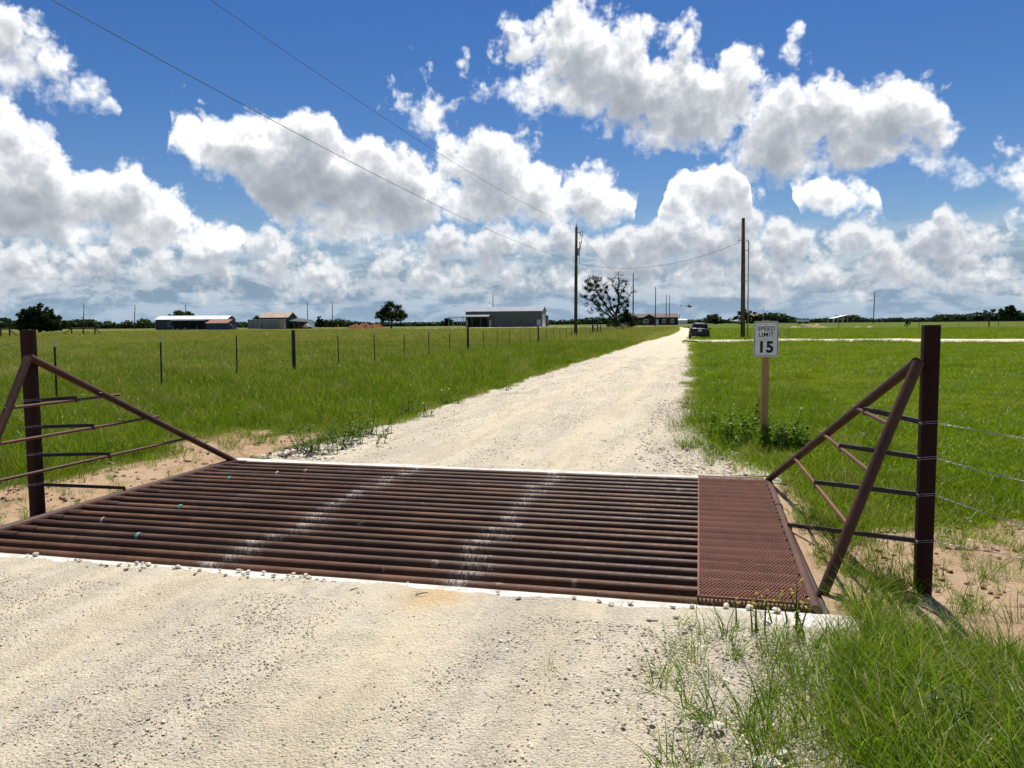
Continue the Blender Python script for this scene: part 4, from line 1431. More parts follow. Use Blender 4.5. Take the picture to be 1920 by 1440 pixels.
def cable(name, a, b, sag, r, label, n=40, cat='cable', group='overhead power lines'):
    a, b = Vector(a), Vector(b)
    m = MB().tube([a.lerp(b, t) - Vector((0, 0, 4 * sag * t * (1 - t))) for t in np.linspace(0, 1, n)], r, 5, False)
    return tag(m.obj(name, M['dark_wire']), label, cat, group)


B0 = Vector((-12.3, 10, 0))
cable('power_line', (-13.0, 10, 12.25), (7.1, 86, 12.2), 1.15, .009, 'upper overhead wire running from the top of the photo to the tall pole', 70)
cable('power_line', (-11.25, 10, 8.75), (7.15, 86, 8.45), 0.95, .010, 'lower overhead wire running from the upper left to the tall pole', 70)
cable('service_line', (7.4, 86, 8.2), (20.5, 71, 8.75), 1.25, .015, 'sagging service wire strung between the two nearest poles', 40)
cable('power_line', (7.6, 86, 11.5), (25.2, 162, 11.4), 1.7, .012, 'thin wire from the tall pole to the pole by the dead tree', 40)
cable('power_line', (25.2, 162, 11.6), (40.7, 221, 11.6), 1.0, .012, 'thin wire between the poles past the dead tree', 30)
cable('power_line', (-181, 330, 11.6), (-90, 345, 11.9), 1.2, .02, 'far wire strung across the skyline behind the left houses', 30)


# ------------------------------------------------------------------ buildings
def gable(par, L, Dp, eave, ridge, wall, roof, ov=0.3, yc=0.0, zc=0.0, xc=0.0, th=.12):
    h = Dp / 2
    prof = [(-h, -1.0), (h, -1.0), (h, eave), (0, ridge), (-h, eave)]
    MB().loft([[Vector((xc + x, yc + y, zc + z)) for y, z in prof] for x in (-L / 2, L / 2)]).obj('wall', wall, par)
    k = (ridge - eave) / h
    r = MB()
    for s in (-1, 1):
        a, b = (s * (h + ov), eave - ov * k + .02), (0, ridge + .02)
        pts = [Vector((xc + x, yc + y, zc + z)) for x in (-L / 2 - ov, L / 2 + ov) for y, z in (a, b)]
        r.add(pts + [p + Vector((0, 0, th)) for p in pts], [(0, 1, 3, 2), (4, 6, 7, 5), (0, 4, 5, 1), (2, 3, 7, 6), (0, 2, 6, 4), (1, 5, 7, 3)])
    return r.obj('roof', roof, par)


def panel(par, name, x, z, w, h, y, mat, d=.08, frame=None, fw=.1):
    """a door or window on a wall that faces -y"""
    if frame:
        f = MB()
        f.box((x, y - d / 2, z + h / 2 + fw / 2), (w + 2 * fw, d, fw)).box((x, y - d / 2, z - h / 2 - fw / 2), (w + 2 * fw, d, fw))
        f.box((x - w / 2 - fw / 2, y - d / 2, z), (fw, d, h)).box((x + w / 2 + fw / 2, y - d / 2, z), (fw, d, h)).box((x, y - d / 2, z), (fw * .5, d * .8, h))
        o = f.obj(name, frame, par)
        MB().box((x, y - d * .2, z), (w, d * .4, h)).obj('pane', mat, o)
        return o
    return MB().box((x, y - d / 2, z), (w, d, h)).obj(name, mat, par)


# grey metal workshop
b = thing('metal_building', 'grey metal workshop with lean-to porch and white end doors', 'building', PG(-1.5, 240), R(-8))
gable(b, 23.0, 13, 4.7, 6.1, M['metal_grey'], M['roof_grey'], .25)
pr_ = MB().poly([(-11.6, -10.1, 3.15), (-3.9, -10.1, 3.15), (-3.9, -6.52, 3.75), (-11.6, -6.52, 3.75)], .12)
pr_.obj('porch_roof', M['roof_grey'], b)
for x in (-11.4, -8.9, -6.4, -4.1):
    MB().box((x, -9.9, 1.3), (.16, .16, 3.6)).obj('porch_post', M['metal_grey'], b)
MB().box((-7.6, -6.58, 1.2), (6.6, .08, 3.2)).obj('porch_shade_panel', M['shade'], b)  # dark panel on the wall, painted shade beneath the porch roof
for x in (-10.7, -4.35, 10.6):
    panel(b, 'door', x, 1.05, 1.15, 2.3, -6.5, M['door_white'], .10)
for x in (-3.0, 1.4, 5.5, 9.6):
    panel(b, 'window', x, 2.0, .8, 1.0, -6.5, M['glass_dark'], .08, M['metal_grey'], .08)
for y in (-3.3, 2.0):
    o = MB().box((11.54, y, 1.9), (.10, 3.6, 3.9)).obj('roller_door', M['door_white'], b)
MB().box((11.9, 6.0, 1.5), (.7, 2.0, 4.2)).obj('side_annex', M['metal_grey'], b)
MB().poly([(11.5, -6.5, .02), (15.5, -6.5, .02), (15.5, 5, .02), (11.5, 5, .02)], .10).obj('apron', M['concrete'], b)

cp = thing('carport', 'open pale-roofed carport at the left end of the grey building', 'carport', PG(-15.4, 239), R(-8))
MB().poly([(-3.4, -3.2, 3.05), (2.6, -3.2, 3.35), (2.6, 3.2, 3.35), (-3.4, 3.2, 3.05)], .1).obj('roof', M['roof_white'], cp)
for x in (-3.2, -.6, 2.4):
    for y in (-3, 3):
        MB().box((x, y, 1.3), (.1, .1, 3.7)).obj('leg', M['steel'], cp)
for k in range(9):
    MB().box((-3.0 + .6 * k, -3.1, 2.9), (.10, .06, .45)).obj('fringe', M['roof_white'], cp)

# dark manufactured house
b = thing('dark_house', 'long dark brown house with a small gable and white windows', 'house', PG(53.5, 300), R(-3))
gable(b, 19.5, 8, 2.9, 4.3, M['house_dark'], M['house_roof'], .35)
gb = MB().loft([[Vector((x, y, z)) for x, z in ((-3.3, -.5), (.7, -.5), (.7, 2.9), (-1.3, 3.9), (-3.3, 2.9))] for y in (-5.2, -2)]).obj('front_gable', M['house_dark'], b)
MB().poly([(-3.7, -5.5, 2.75), (-1.3, -5.5, 4.0), (-1.3, -2, 4.0), (-3.7, -2, 2.75)], .12).poly([(.9+.2, -5.5, 2.75), (-1.3, -5.5, 4.0), (-1.3, -2, 4.0), (1.1, -2, 2.75)], .12).obj('gable_roof', M['house_roof'], b)
panel(b, 'window', -2.5, 1.5, 1.5, 1.2, -5.2, M['glass_dark'], .08, M['white'], .16)
panel(b, 'door', .9 + 1.0, 1.1, .95, 2.2, -4.0, M['white'], .12)
for x in (4.4, 7.6):
    panel(b, 'window', x, 1.5, .9, 1.25, -4.0, M['glass_dark'], .08, M['white'], .14)
MB().box((-7.5, -4.06, .6), (4.5, .1, .5)).obj('deck_rail', M['pale_wall'], b)

b = thing('white_shed', 'low white shed to the right of the dark house', 'building', PG(84.6, 390), 0)
gable(b, 5.0, 6, 1.9, 2.5, M['white'], M['roof_white'], .2)
MB().tube([(-.8, 0, 3.0), (-.8, 0, 5.0)], .1, 6).obj('vent_pipe', M['black'], b)

# white-roofed blue house on the left
b = thing('blue_house', 'long dark blue house with bright white metal roof and porch', 'house', PG(-122, 302), 0)
gable(b, 27.2, 9, 3.9, 5.25, M['blue_dark'], M['roof_white'], .35)
MB().box((-.6, -4.56, 1.5), (12.5, .1, 2.9)).obj('porch_shade_panel', M['shade'], b)  # dark sheet on the wall standing in for porch shade
MB().poly([(-7.2, -6.6, 3.35), (6.2, -6.6, 3.35), (6.2, -4.5, 3.85), (-7.2, -4.5, 3.85)], .12).obj('porch_roof', M['blue_dark'], b)
for x in (-6.9, -3.5, 0, 3.0, 5.9):
    MB().box((x, -6.4, 1.2), (.16, .16, 4.2)).obj('porch_post', M['blue_dark'], b)
panel(b, 'window', -8.3, 2.1, .9, 1.7, -4.5, M['glass_dark'], .1, M['pale_wall'], .18)
panel(b, 'window', 8.8, 2.1, .9, 1.4, -4.5, M['glass_dark'], .1, M['blue_dark'], .1)
for x, w, h in ((-6.3, .5, 1.2), (-4.8, .8, .6), (-2.0, 1.2, .8), (.5, 2.2, .35), (2.6, .5, 1.1)):
    MB().box((x, -5.6, h / 2), (w, .5, h), 0, None, .8).obj('porch_chair', M['pale_wall'], b)

b = thing('blue_shed', 'small blue shed with red-brown roof next to the white-roofed house', 'shed', PG(-105.3, 284), R(-14))
gable(b, 8.6, 6.2, 2.35, 3.6, M['blue_shed'], M['roof_red'], .3)
MB().tube([(4.5, -2.0, 2.2), (4.75, -.8, 1.4), (4.9, -.2, .2)], .06, 6).obj('downpipe', M['white'], b)
MB().box((5.2, 1.5, .45), (.7, 1.6, .5)).obj('tank', M['white'], b)

b = thing('pale_trailer', 'pale weathered trailer box standing in front of the green barn', 'trailer', PG(-94.0, 300), R(4))
MB().box((0, 0, 1.9), (13.6, 3.0, 3.4)).obj('box_body', M['pale_wall'], b)
MB().box((0, 0, 3.66), (13.8, 3.2, .12)).obj('roof', M['roof_white'], b)
MB().box((5.9, -1.53, 1.8), (1.7, .06, 3.2)).obj('tan_panel', M['roof_tan'], b)
MB().box((-1.4, -1.53, 1.35), (.7, .06, 1.5)).obj('door', M['metal_grey'], b)
for x in (-5, -3.2, 2.0, 3.3):
    MB().box((x, -1.53, 1.5), (.35, .05, .8)).obj('stain', M['metal_grey'], b)

b = thing('green_barn', 'dark green barn with tan roof and side porch behind the pale trailer', 'barn', PG(-93.0, 312), R(-12))
gable(b, 12.0, 7.4, 4.5, 6.4, M['green_dark'], M['roof_tan'], .3)
MB().poly([(6.0, -3.6, 3.0), (13.2, -3.6, 2.6), (13.2, 3.6, 3.3), (6.0, 3.6, 4.2)], .14).obj('porch_roof', M['green_dark'], b)
for x in (8.2, 10.5, 13.0):
    MB().box((x, -3.4, 1.2), (.18, .18, 3.2)).obj('porch_post', M['roof_red'], b)
MB().box((9.6, 1.5, 1.2), (6.8, .2, 3.0)).obj('porch_back_wall', M['roof_red'], b)
MB().box((14.4, -1.2, 1.5), (2.4, 2.0, 3.0)).obj('white_lean_to', M['white'], b)
MB().box((6.04, .4, 2.0), (.08, .9, 1.2)).obj('window', M['pale_wall'], b)

tk = thing('white_truck', 'white pickup truck parked beside the green barn', 'truck', PG(-79.8, 306), R(90))
MB().loft([ring_se(y, w, .45, h, 5, 18) for y, w, h in ((-1.6, 1.7, 1.0), (-1.5, 1.8, 1.12), (1.9, 1.8, 1.1), (2.1, 1.6, .95))]).obj('body', M['white'], tk, True)
MB().loft([ring_se(y, 1.5, 1.0, h, 5, 18, .1) for y, h in ((-.5, 1.2), (-.3, 1.75), (.7, 1.75), (1.3, 1.2))]).obj('cab', M['white'], tk, True)
for s in (-1, 1):
    for yy in (-1.0, 1.4):
        MB().tube([(s * .7, yy, .4), (s * .9, yy, .4)], .4, 14).obj('wheel', m_tyre, tk)

# far structures on the right
b = thing('white_trailer', 'long low white trailer in front of the trees on the right', 'trailer', PG(120.2, 322), 0)
MB().box((0, 0, 1.3), (4.6, 2.2, .9)).obj('box_body', M['white'], b)
for s in (-1, 1):
    MB().tube([(s * 1.4, -1.0, .45), (s * 1.4, 1.0, .45)], .42, 12).obj('wheel', m_tyre, b)
b = thing('white_frame_shelter', 'pale open frame shelter before the right-hand wood', 'shelter', PG(140, 335), R(14))
MB().poly([(-3.6, -2, 2.0), (3.6, -2, 3.5), (3.6, 2, 3.5), (-3.6, 2, 2.0)], .14).obj('roof', M['roof_white'], b)
for x, h in ((-3.4, 2.0), (-1, 2.5), (1.2, 3.0), (3.4, 3.4)):
    for y in (-1.9, 1.9):
        MB().box((x, y, h / 2 - .2), (.12, .12, h + .4)).obj('leg', M['white'], b)
w_ = thing('windsock', 'red and white windsock on a thin pole above the speed sign', 'windsock', PG(80.5, 250))
MB().tube([(0, 0, -.5), (0, 0, 5.9)], .06, 8).obj('mast', M['steel'], w_)
MB().tube([(0, 0, 5.9), (-.05, 0, 6.2), (.5, 0, 6.15)], .04, 6).obj('lamp_arm', M['steel'], w_)
m_or = simple('windsock_red', (0.55, 0.08, 0.03), 0.8, 0.2, 2.0)
sk = MB().tube([(-1.2, 0, 3.35), (-1.8, -.05, 3.3)], [.42, .38], 12, False).tube([(-2.3, -.1, 3.2), (-2.8, -.1, 3.1)], [.32, .28], 12, False).obj('sock', m_or, w_, True)
MB().tube([(-1.8, -.05, 3.3), (-2.3, -.1, 3.2)], [.38, .32], 12, False).tube([(-2.8, -.1, 3.1), (-3.3, -.1, 2.95)], [.28, .2], 12, False).obj('sock_band', M['white'], sk, True)
MB().tube([(0, 0, 3.4), (-1.2, 0, 3.35)], .03, 6).obj('sock_arm', M['steel'], w_)
pl = thing('parked_aeroplane', 'small white parked aeroplane showing its tail left of the near thick pole', 'aeroplane', PG(92.5, 318), R(0))
MB().loft([ell(0, w, h, z, x) for x, w, h, z in ((-3.4, .15, .2, 1.35), (-2, .5, .6, 1.3), (0, 1.0, 1.2, 1.3), (1.6, 1.0, 1.2, 1.3), (2.8, .5, .6, 1.2))]).obj('fuselage', M['white'], pl, True)
MB().poly([(-3.6, -.05, 1.3), (-2.3, -.05, 1.45), (-3.2, -.05, 2.7), (-3.8, -.05, 2.7)], .1, (0, 1, 0)).obj('tail_fin', M['white'], pl)
MB().box((.5, 0, 1.85), (1.4, 8.5, .14)).obj('wing', M['white'], pl)
MB().box((-3.2, 0, 1.4), (.7, 2.6, .08)).obj('tailplane', M['white'], pl)
for y in (-1, 1):
    MB().tube([(.3, y * .4, 1.0), (.3, y, .3)], .05, 6).tube([(.3, y - .08, .25), (.3, y + .08, .25)], .25, 10).obj('landing_wheel', M['black'], pl)
MB().tube([(2.0, 0, 1.0), (2.0, 0, .3)], .05, 6).obj('nose_leg', M['black'], pl)

# earth heaps
def heap(name, label, loc, rx, ry, h, mat, seed, lumps=7):
    n = 34
    rr = np.random.default_rng(seed)
    gx, gy = np.meshgrid(np.linspace(-1, 1, n), np.linspace(-1, 1, 16))
    z = np.zeros_like(gx)
    for k in range(lumps):
        cx, cy = rr.uniform(-.62, .62), rr.uniform(-.4, .4)
        s = rr.uniform(.12, .3)
        z = np.maximum(z, rr.uniform(.45, 1) * np.exp(-((gx - cx) ** 2 + (gy - cy) ** 2 * 1.2) / (2 * s * s)))
    z = z * (1 + .25 * wob(gx, gy, 7, seed)) * h - .15
    vs = np.stack([gx * rx, gy * ry, z], -1).reshape(-1, 3)
    idx = np.arange(n * 16).reshape(16, n)
    q = np.stack([idx[:-1, :-1], idx[:-1, 1:], idx[1:, 1:], idx[1:, :-1]], -1).reshape(-1, 4)
    o = link(name, mesh_np(name, vs, q, mat, True))
    o.location = loc
    return tag(o, label, 'earth heap')


heap('earth_heap', 'heap of red earth left of the round tree in the pasture', PG(-50, 270), 7.5, 4, 2.1, M['dirt_pile'], 3)
heap('earth_heap', 'long low heap of pale earth in the field right of the speed sign', PG(54.6, 142), 5.0, 3, 1.1, M['dirt_pale'], 5, 9)
heap('earth_heap', 'smaller heap of pale earth below the lone far pole', PG(67.5, 150), 2.6, 2, 0.8, M['dirt_pale'], 8, 4)

# posts by the side drive, far fence on the right, stock-fence braces on the left
t = thing('t_post', 'dark T-post with pale tip standing beside the gravel drive', 'post', PG(22.9, 64.5), 0)
o = link('post', tpost_me, t)
o = link('white_tip', tip_me, t)
o.location = (0, 0, 1.235)
t = thing('short_post', 'short dark wooden stub post behind the speed limit sign', 'post', PG(24.1, 70.5), 0)
MB().tube([(0, 0, -.3), (0, 0, .72)], [.10, .09], 9).obj('stub', M['tpost'], t, 'auto')
ff = thing('far_fence', 'thin wire fence crossing the far side of the right-hand field', 'fence', PG(62, 158))
fi = Matrix.Translation(-Vector(ff.location))
prev = None
for k in range(20):
    x = 50 + 4.2 * k
    p = PG(x, 156 + .05 * x)
    o = link('post', wood_me if k % 4 == 0 else tpost_me, ff)
    o.location = p
    o.matrix_parent_inverse = fi
for hgt in (.4, .8, 1.15):
    m = MB().tube([PG(50 + 4.2 * k, 156 + .05 * (50 + 4.2 * k), hgt) for k in range(20)], .006, 3, False)
    o = m.obj('wire', M['rusty_wire'], ff)
    o.matrix_parent_inverse = fi


def brace(x, y, L, label, left=1, right=1):
    t = thing('fence_brace', label, 'fence brace', PG(x, y), R(4), 'timber fence braces in the left pasture')
    for k in range(3):
        MB().tube([(k * L / 2, 0, -.3), (k * L / 2, 0, 1.55)], .11, 8).obj('post', M['wood_pole'], t)
    MB().tube([(0, 0, 1.35), (L, 0, 1.35)], .08, 8).obj('rail', M['wood_pole'], t)
    if left:
        MB().tube([(0, 0, 1.3), (-1.9, 0, 0)], .07, 8).obj('stay', M['wood_pole'], t)
    if right:
        MB().tube([(L, 0, 1.3), (L + 1.4, 0, 0.1)], .07, 8).obj('stay', M['wood_pole'], t)


brace(-66.5, 118, 3.4, 'timber fence brace in the pasture below the big dark oak')
brace(-66.6, 100, 2.2, 'timber fence brace at the photo\'s left edge in the pasture', 1, 1)


# ------------------------------------------------------------------ trees
def leaf_quads(cent, rad, n, size, rg, flat=0.0, shell=0.55):
    """n little leaf faces through the ellipsoids cent/rad"""
    cent, rad = np.asarray(cent, float), np.asarray(rad, float)
    vol = rad.prod(1) ** (2 / 3)
    pick = rg.choice(len(cent), n, p=vol / vol.sum())
    d = rg.normal(size=(n, 3))
    d /= np.linalg.norm(d, axis=1)[:, None]
    r = shell + (1 - shell) * rg.random(n) ** 0.7
    r *= 1 + .16 * rg.normal(size=n)
    c = cent[pick] + d * rad[pick] * r[:, None]
    a = rg.normal(size=(n, 3))
    a /= np.linalg.norm(a, axis=1)[:, None]
    b = np.cross(a, rg.normal(size=(n, 3)))
    b /= np.linalg.norm(b, axis=1)[:, None]
    s = size * rg.uniform(.55, 1.3, n)[:, None]
    v = np.stack([c - a * s, c + b * s * .55, c + a * s, c - b * s * .55], 1).reshape(-1, 3)
    return v, np.arange(n * 4).reshape(n, 4)


def limb(m, a, b, r0, r1, rg, bend=.12, n=5):
    a, b = Vector(a), Vector(b)
    L = (b - a).length
    pts = [a.lerp(b, t) + Vector(rg.normal(size=3) * bend * L * .35 * math.sin(math.pi * t)) for t in np.linspace(0, 1, n)]
    m.tube(pts, list(np.linspace(r0, r1, n)), 7)
    return pts


def tree(label, loc, trunk, lumps, n, size, leaf, seed, group=None, name='tree', cat='tree', shell=.5):
    rg = np.random.default_rng(seed)
    t = thing(name, label, cat, loc, 0, group)
    m = MB()
    th, tr = trunk
    limb(m, (0, 0, -.4), (0.1, 0, th), tr, tr * .75, rg, .06)
    for (x, y, z, rx, ry, rz) in lumps:
        limb(m, (0.1, 0, th * .9), (x, y, z), tr * .5, tr * .12, rg, .2)
    m.obj('trunk', M['bark'], t, True)
    # each lump breaks into clusters, which leaves gaps where the sky shows
    cs, rs = [], []
    for (x, y, z, rx, ry, rz) in lumps:
        k = max(6, int(5 * rx))
        for _ in range(k):
            d = rg.normal(size=3)
            d /= np.linalg.norm(d)
            q = rg.random() ** .5
            cs.append((x + d[0] * rx * q, y + d[1] * ry * q, z + d[2] * rz * q))
            f = rg.uniform(.25, .42)
            rs.append((rx * f, ry * f, rz * f))
    v, f = leaf_quads(cs, rs, n, size, rg, shell=.3)
    link('crown', mesh_np('crown', v, f, leaf), t)
    return t


tree('big dark oak with a broad lopsided crown at the far left', PG(-130, 215), (1.6, .5),
     [(-3.6, 0, 3.8, 2.8, 3, 2.9), (-1.5, 0, 5.6, 3.0, 3, 2.2), (1.2, 0, 4.9, 3.0, 3, 2.6), (3.4, 0, 3.4, 2.8, 3, 2.4), (5.2, 0, 2.5, 2.2, 2.4, 1.9), (-.5, 0, 2.4, 5.2, 3, 1.8), (-5.2, .5, 2.6, 1.8, 2, 1.9), (-3.5, 0, 1.6, 2.8, 2.4, 1.3), (2.5, 0, 1.5, 3.6, 2.4, 1.2)],
     12000, .36, M['l_oak'], 11)
tree('round leafy tree standing alone in the pasture', PG(-33.3, 216), (1.7, .26),
     [(0, 0, 4.7, 3.5, 3.3, 2.5), (-2.2, 0, 4.2, 2.0, 2.2, 2.0), (2.2, 0, 4.3, 2.1, 2.2, 2.0), (0, 0, 3.2, 3.5, 3, 1.5), (-.3, 0, 6.2, 2.1, 2, 1.4)], 6500, .24, M['l_tree'], 12)
tree('pale green treetop showing above the white-roofed house', PG(-146, 345), (2.2, .4), [(0, 0, 6.0, 4.4, 4, 2.4), (2.2, 0, 5.2, 3.4, 3, 2.4), (-2.2, 0, 5.4, 3.0, 3, 2.2)], 2600, .42, M['l_bright'], 13)
tree('small treetop showing behind the pale trailer', PG(-107, 330), (1.5, .3), [(0, 0, 3.4, 2.4, 2.2, 1.8)], 900, .36, M['l_tree'], 14)
tree('dark cedar right of the green barn', PG(-79.0, 322), (1.0, .2), [(0, 0, 1.6, 2.3, 2, 1.5), (.1, 0, 2.9, 1.7, 1.6, 1.3), (0, 0, 4.0, .9, 1, 1.0), (-.2, 0, 4.6, .5, .5, .6)], 2200, .28, M['l_oak'], 15)
tree('rounded dark bush left of the grey building\'s carport', PG(-30, 360), (.6, .25), [(0, 0, 2.0, 3.2, 2.5, 1.7), (1.4, 0, 2.8, 1.6, 1.8, 1.2)], 1500, .36, M['l_oak'], 16)
tree('dark leafy tree behind the parked car', PG(87, 335), (.8, .3), [(0, 0, 2.2, 4.0, 3, 2.0), (-1.6, 0, 3.4, 2.0, 2, 1.3), (2.6, 0, 1.6, 2.6, 2, 1.5)], 2200, .38, M['l_tree'], 17)
tree('tall dark tree clump left of the thick pole', PG(98, 330), (1.0, .3), [(0, 0, 3.2, 2.8, 2.6, 2.6), (2.0, 0, 4.2, 2.2, 2, 2.0), (4.2, 0, 2.6, 2.6, 2, 2.2), (-2.6, 0, 1.8, 2.4, 2, 1.6)], 2600, .38, M['l_tree'], 18)
tree('tall dark tree standing above the wood at the far right', PG(283, 445), (3.0, .4), [(0, 0, 7.2, 3.4, 3, 2.6), (-3.0, 0, 5.2, 3.4, 3, 2.4), (3.4, 0, 5.0, 3.4, 3, 2.4)], 2400, .5, M['l_oak'], 19)
tree('thin half-bare tree by the far fence on the right', PG(96.6, 158), (2.2, .14), [(0, 0, 3.0, 1.2, 1, .7), (-.6, 0, 2.6, .8, .8, .5), (.8, 0, 3.2, .8, .8, .4)], 300, .16, M['l_tree'], 20)
tree('small scrubby bush in the far right-hand field', PG(80, 158), (.4, .12), [(0, 0, .7, .6, .6, .6), (.1, 0, 1.2, .4, .4, .4)], 350, .14, M['l_tree'], 21, name='bush', cat='bush')
tree('dark bush at the foot of the dead tree', PG(24.0, 163), (.4, .15), [(0, 0, 1.7, 1.9, 1.5, 1.5), (-.6, 0, 3.2, 1.5, 1.4, 1.4), (1.4, 0, 1.3, 1.6, 1.4, 1.1), (-2.6, 0, 1.0, 1.6, 1.4, 1.0)], 3000, .20, M['l_tree'], 22, name='bush', cat='bush')

# the dead tree with mistletoe
rg = np.random.default_rng(5)
dt = thing('dead_tree', 'half-dead bare-limbed tree hung with dark mistletoe balls', 'tree', PG(21.3, 160), 0)
S = 160 / 1460.0
def LP(px, py, y=0.0):
    return Vector(((px - 1153) * S, y, (617 - py) * S))
m = MB()
limbs = [[(1153, 620), (1153, 600), (1154, 588)], [(1151, 594), (1136, 573), (1120, 548), (1108, 526)], [(1148, 598), (1126, 578), (1108, 562), (1090, 556)], [(1154, 590), (1158, 560), (1160, 535), (1159, 516)],
         [(1151, 588), (1140, 556), (1130, 535)], [(1156, 586), (1168, 566), (1179, 550)], [(1158, 562), (1167, 545), (1172, 530)], [(1158, 556), (1150, 536), (1146, 524)], [(1120, 548), (1108, 545), (1094, 540)], [(1130, 566), (1118, 550), (1112, 536)],
         [(1108, 562), (1098, 575)], [(1160, 540), (1166, 528)], [(1120, 576), (1106, 588)]]
r0s = [.50, .22, .19, .27, .17, .17, .13, .13, .09, .10, .06, .07, .07]
tips = []
for L_, r0 in zip(limbs, r0s):
    yy = rg.uniform(-1.2, 1.2)
    pts = [LP(px + rg.uniform(-1, 1), py, yy * i * .6) for i, (px, py) in enumerate(L_)]
    fine = []
    for a, c in zip(pts[:-1], pts[1:]):
        for t in (0, .33, .66):
            fine.append(a.lerp(c, t) + Vector(rg.normal(size=3) * .10))
    fine.append(pts[-1])
    if len(L_) == 3 and L_[0][1] == 620:
        fine = pts
    m.tube(fine, list(np.linspace(r0, r0 * .32 if r0 < .5 else .4, len(fine))), 7)
    if r0 < .5:
        for p in fine[2:]:
            for _ in range(5):
                d = Vector(rg.normal(size=3))
                d.z = abs(d.z) * .9 + .1
                d.normalize()
                L2 = rg.uniform(.5, 1.7)
                q = p + d * L2
                mid = p.lerp(q, .5) + Vector(rg.normal(size=3) * .10)
                m.tube([p, mid, q], [.05, .035, .015], 4)
                for __ in range(2):
                    e = mid.lerp(q, rg.random()) + Vector(rg.normal(size=3) * .45)
                    m.tube([mid, e], [.025, .01], 3)
                tips.append((q, L_))
m.obj('trunk', M['bark'], dt, True)
ball_pos = [(1100, 527, .62), (1113, 522, .6), (1122, 524, .7), (1108, 535, .5), (1119, 536, .45), (1104, 545, .55), (1125, 545, .5), (1112, 555, .55), (1127, 558, .6), (1116, 566, .6), (1131, 570, .55), (1122, 581, .6), (1137, 584, .65),
            (1128, 590, .5), (1145, 578, .5), (1140, 560, .45), (1098, 541, .4), (1096, 556, .35), (1165, 558, .5), (1174, 566, .6), (1170, 578, .7), (1162, 570, .5), (1149, 562, .4), (1134, 548, .4), (1176, 573, .35), (1143, 596, .5), (1131, 598, .45), (1152, 574, .45), (1159, 584, .5), (1166, 590, .6), (1174, 584, .5), (1103, 533, .4), (1116, 529, .45), (1136, 539, .35), (1121, 571, .5), (1110, 562, .4), (1155, 545, .3), (1169, 546, .3)]
for px, py, r_ in ball_pos:
    v, f = leaf_quads([LP(px, py, rg.uniform(-.8, .8))], [(r_ * 1.05, r_, r_ * .95)], 170, .13, rg, shell=.3)
    link('mistletoe_clump', mesh_np('mistletoe_clump', v, f, M['l_oak'] if rg.random() < .5 else M['l_tree']), dt)

# the wood along the skyline
prof = [(-300, 597), (-100, 600), (0, 598), (14, 596), (26, 604), (40, 600), (60, 603), (135, 601), (150, 599), (175, 599), (192, 606), (208, 602), (222, 608), (240, 602), (262, 606), (274, 597), (284, 604), (300, 607), (470, 604), (590, 603), (612, 600), (640, 599), (662, 603),
        (690, 605), (760, 605), (820, 604), (870, 603), (1030, 601), (1062, 601), (1095, 597), (1122, 595), (1150, 600), (1185, 603), (1288, 603), (1330, 602), (1400, 596), (1415, 591), (1440, 587), (1458, 588), (1490, 597), (1520, 601), (1535, 597), (1562, 596), (1578, 591), (1606, 591), (1622, 599),
        (1645, 602), (1665, 601), (1682, 596), (1710, 603), (1742, 597), (1762, 590), (1800, 591), (1830, 587), (1870, 589), (1890, 580), (1906, 586), (1930, 590), (2100, 588), (2300, 590)]
rg = np.random.default_rng(31)
cs, rs = [], []
px_ = np.array([p[0] for p in prof], float)
py_ = np.array([p[1] for p in prof], float)
for k in range(2000):
    px = rg.uniform(-300, 2300)
    d = rg.uniform(470, 620)
    x = (px - 960) / 1460 * d
    hor = 608.9 - (px - 960) * 0.00733
    topz = 1.55 + (hor - np.interp(px, px_, py_) + rg.uniform(-2.2, 1.2)) / 1460 * d
    g0 = float(gz(x, d))
    r = min(max((topz - g0) * .55, .6), 3.4) * rg.uniform(.7, 1.1)
    cz = max(topz - r, g0 + .3)
    cs.append((x, d, cz))
    rs.append((r * 1.3, r * 1.3, r))
    cs.append((x + rg.uniform(-3, 3), d, g0 + .8))
    rs.append((3.2, 3, 1.7))
v, f = leaf_quads(cs, rs, 130000, .8, rg, shell=.8)
bmn = bmesh.new()
bmesh.ops.create_icosphere(bmn, subdivisions=1, radius=1.0)
iv = np.array([tuple(q.co) for q in bmn.verts])
bmn.faces.ensure_lookup_table()
itri = np.array([[q.index for q in fc.verts] for fc in bmn.faces])
bmn.free()
ca, ra = np.array(cs), np.array(rs)
cv = (ca[:, None, :] + iv[None] * ra[:, None, :] * .86 * (1 + .12 * rg.normal(size=(len(ca), len(iv), 1)))).reshape(-1, 3)
cf = (itri[None] + (np.arange(len(ca)) * len(iv))[:, None, None]).reshape(-1, 3)
f = np.concatenate([f[:, [0, 1, 2]], f[:, [0, 2, 3]], cf + len(v)])
v = np.concatenate([v, cv])
tag(link('distant_wood', mesh_np('distant_wood', v, f, M['l_far'])), 'dark green wood lining the whole skyline', 'wood', None, 'stuff')

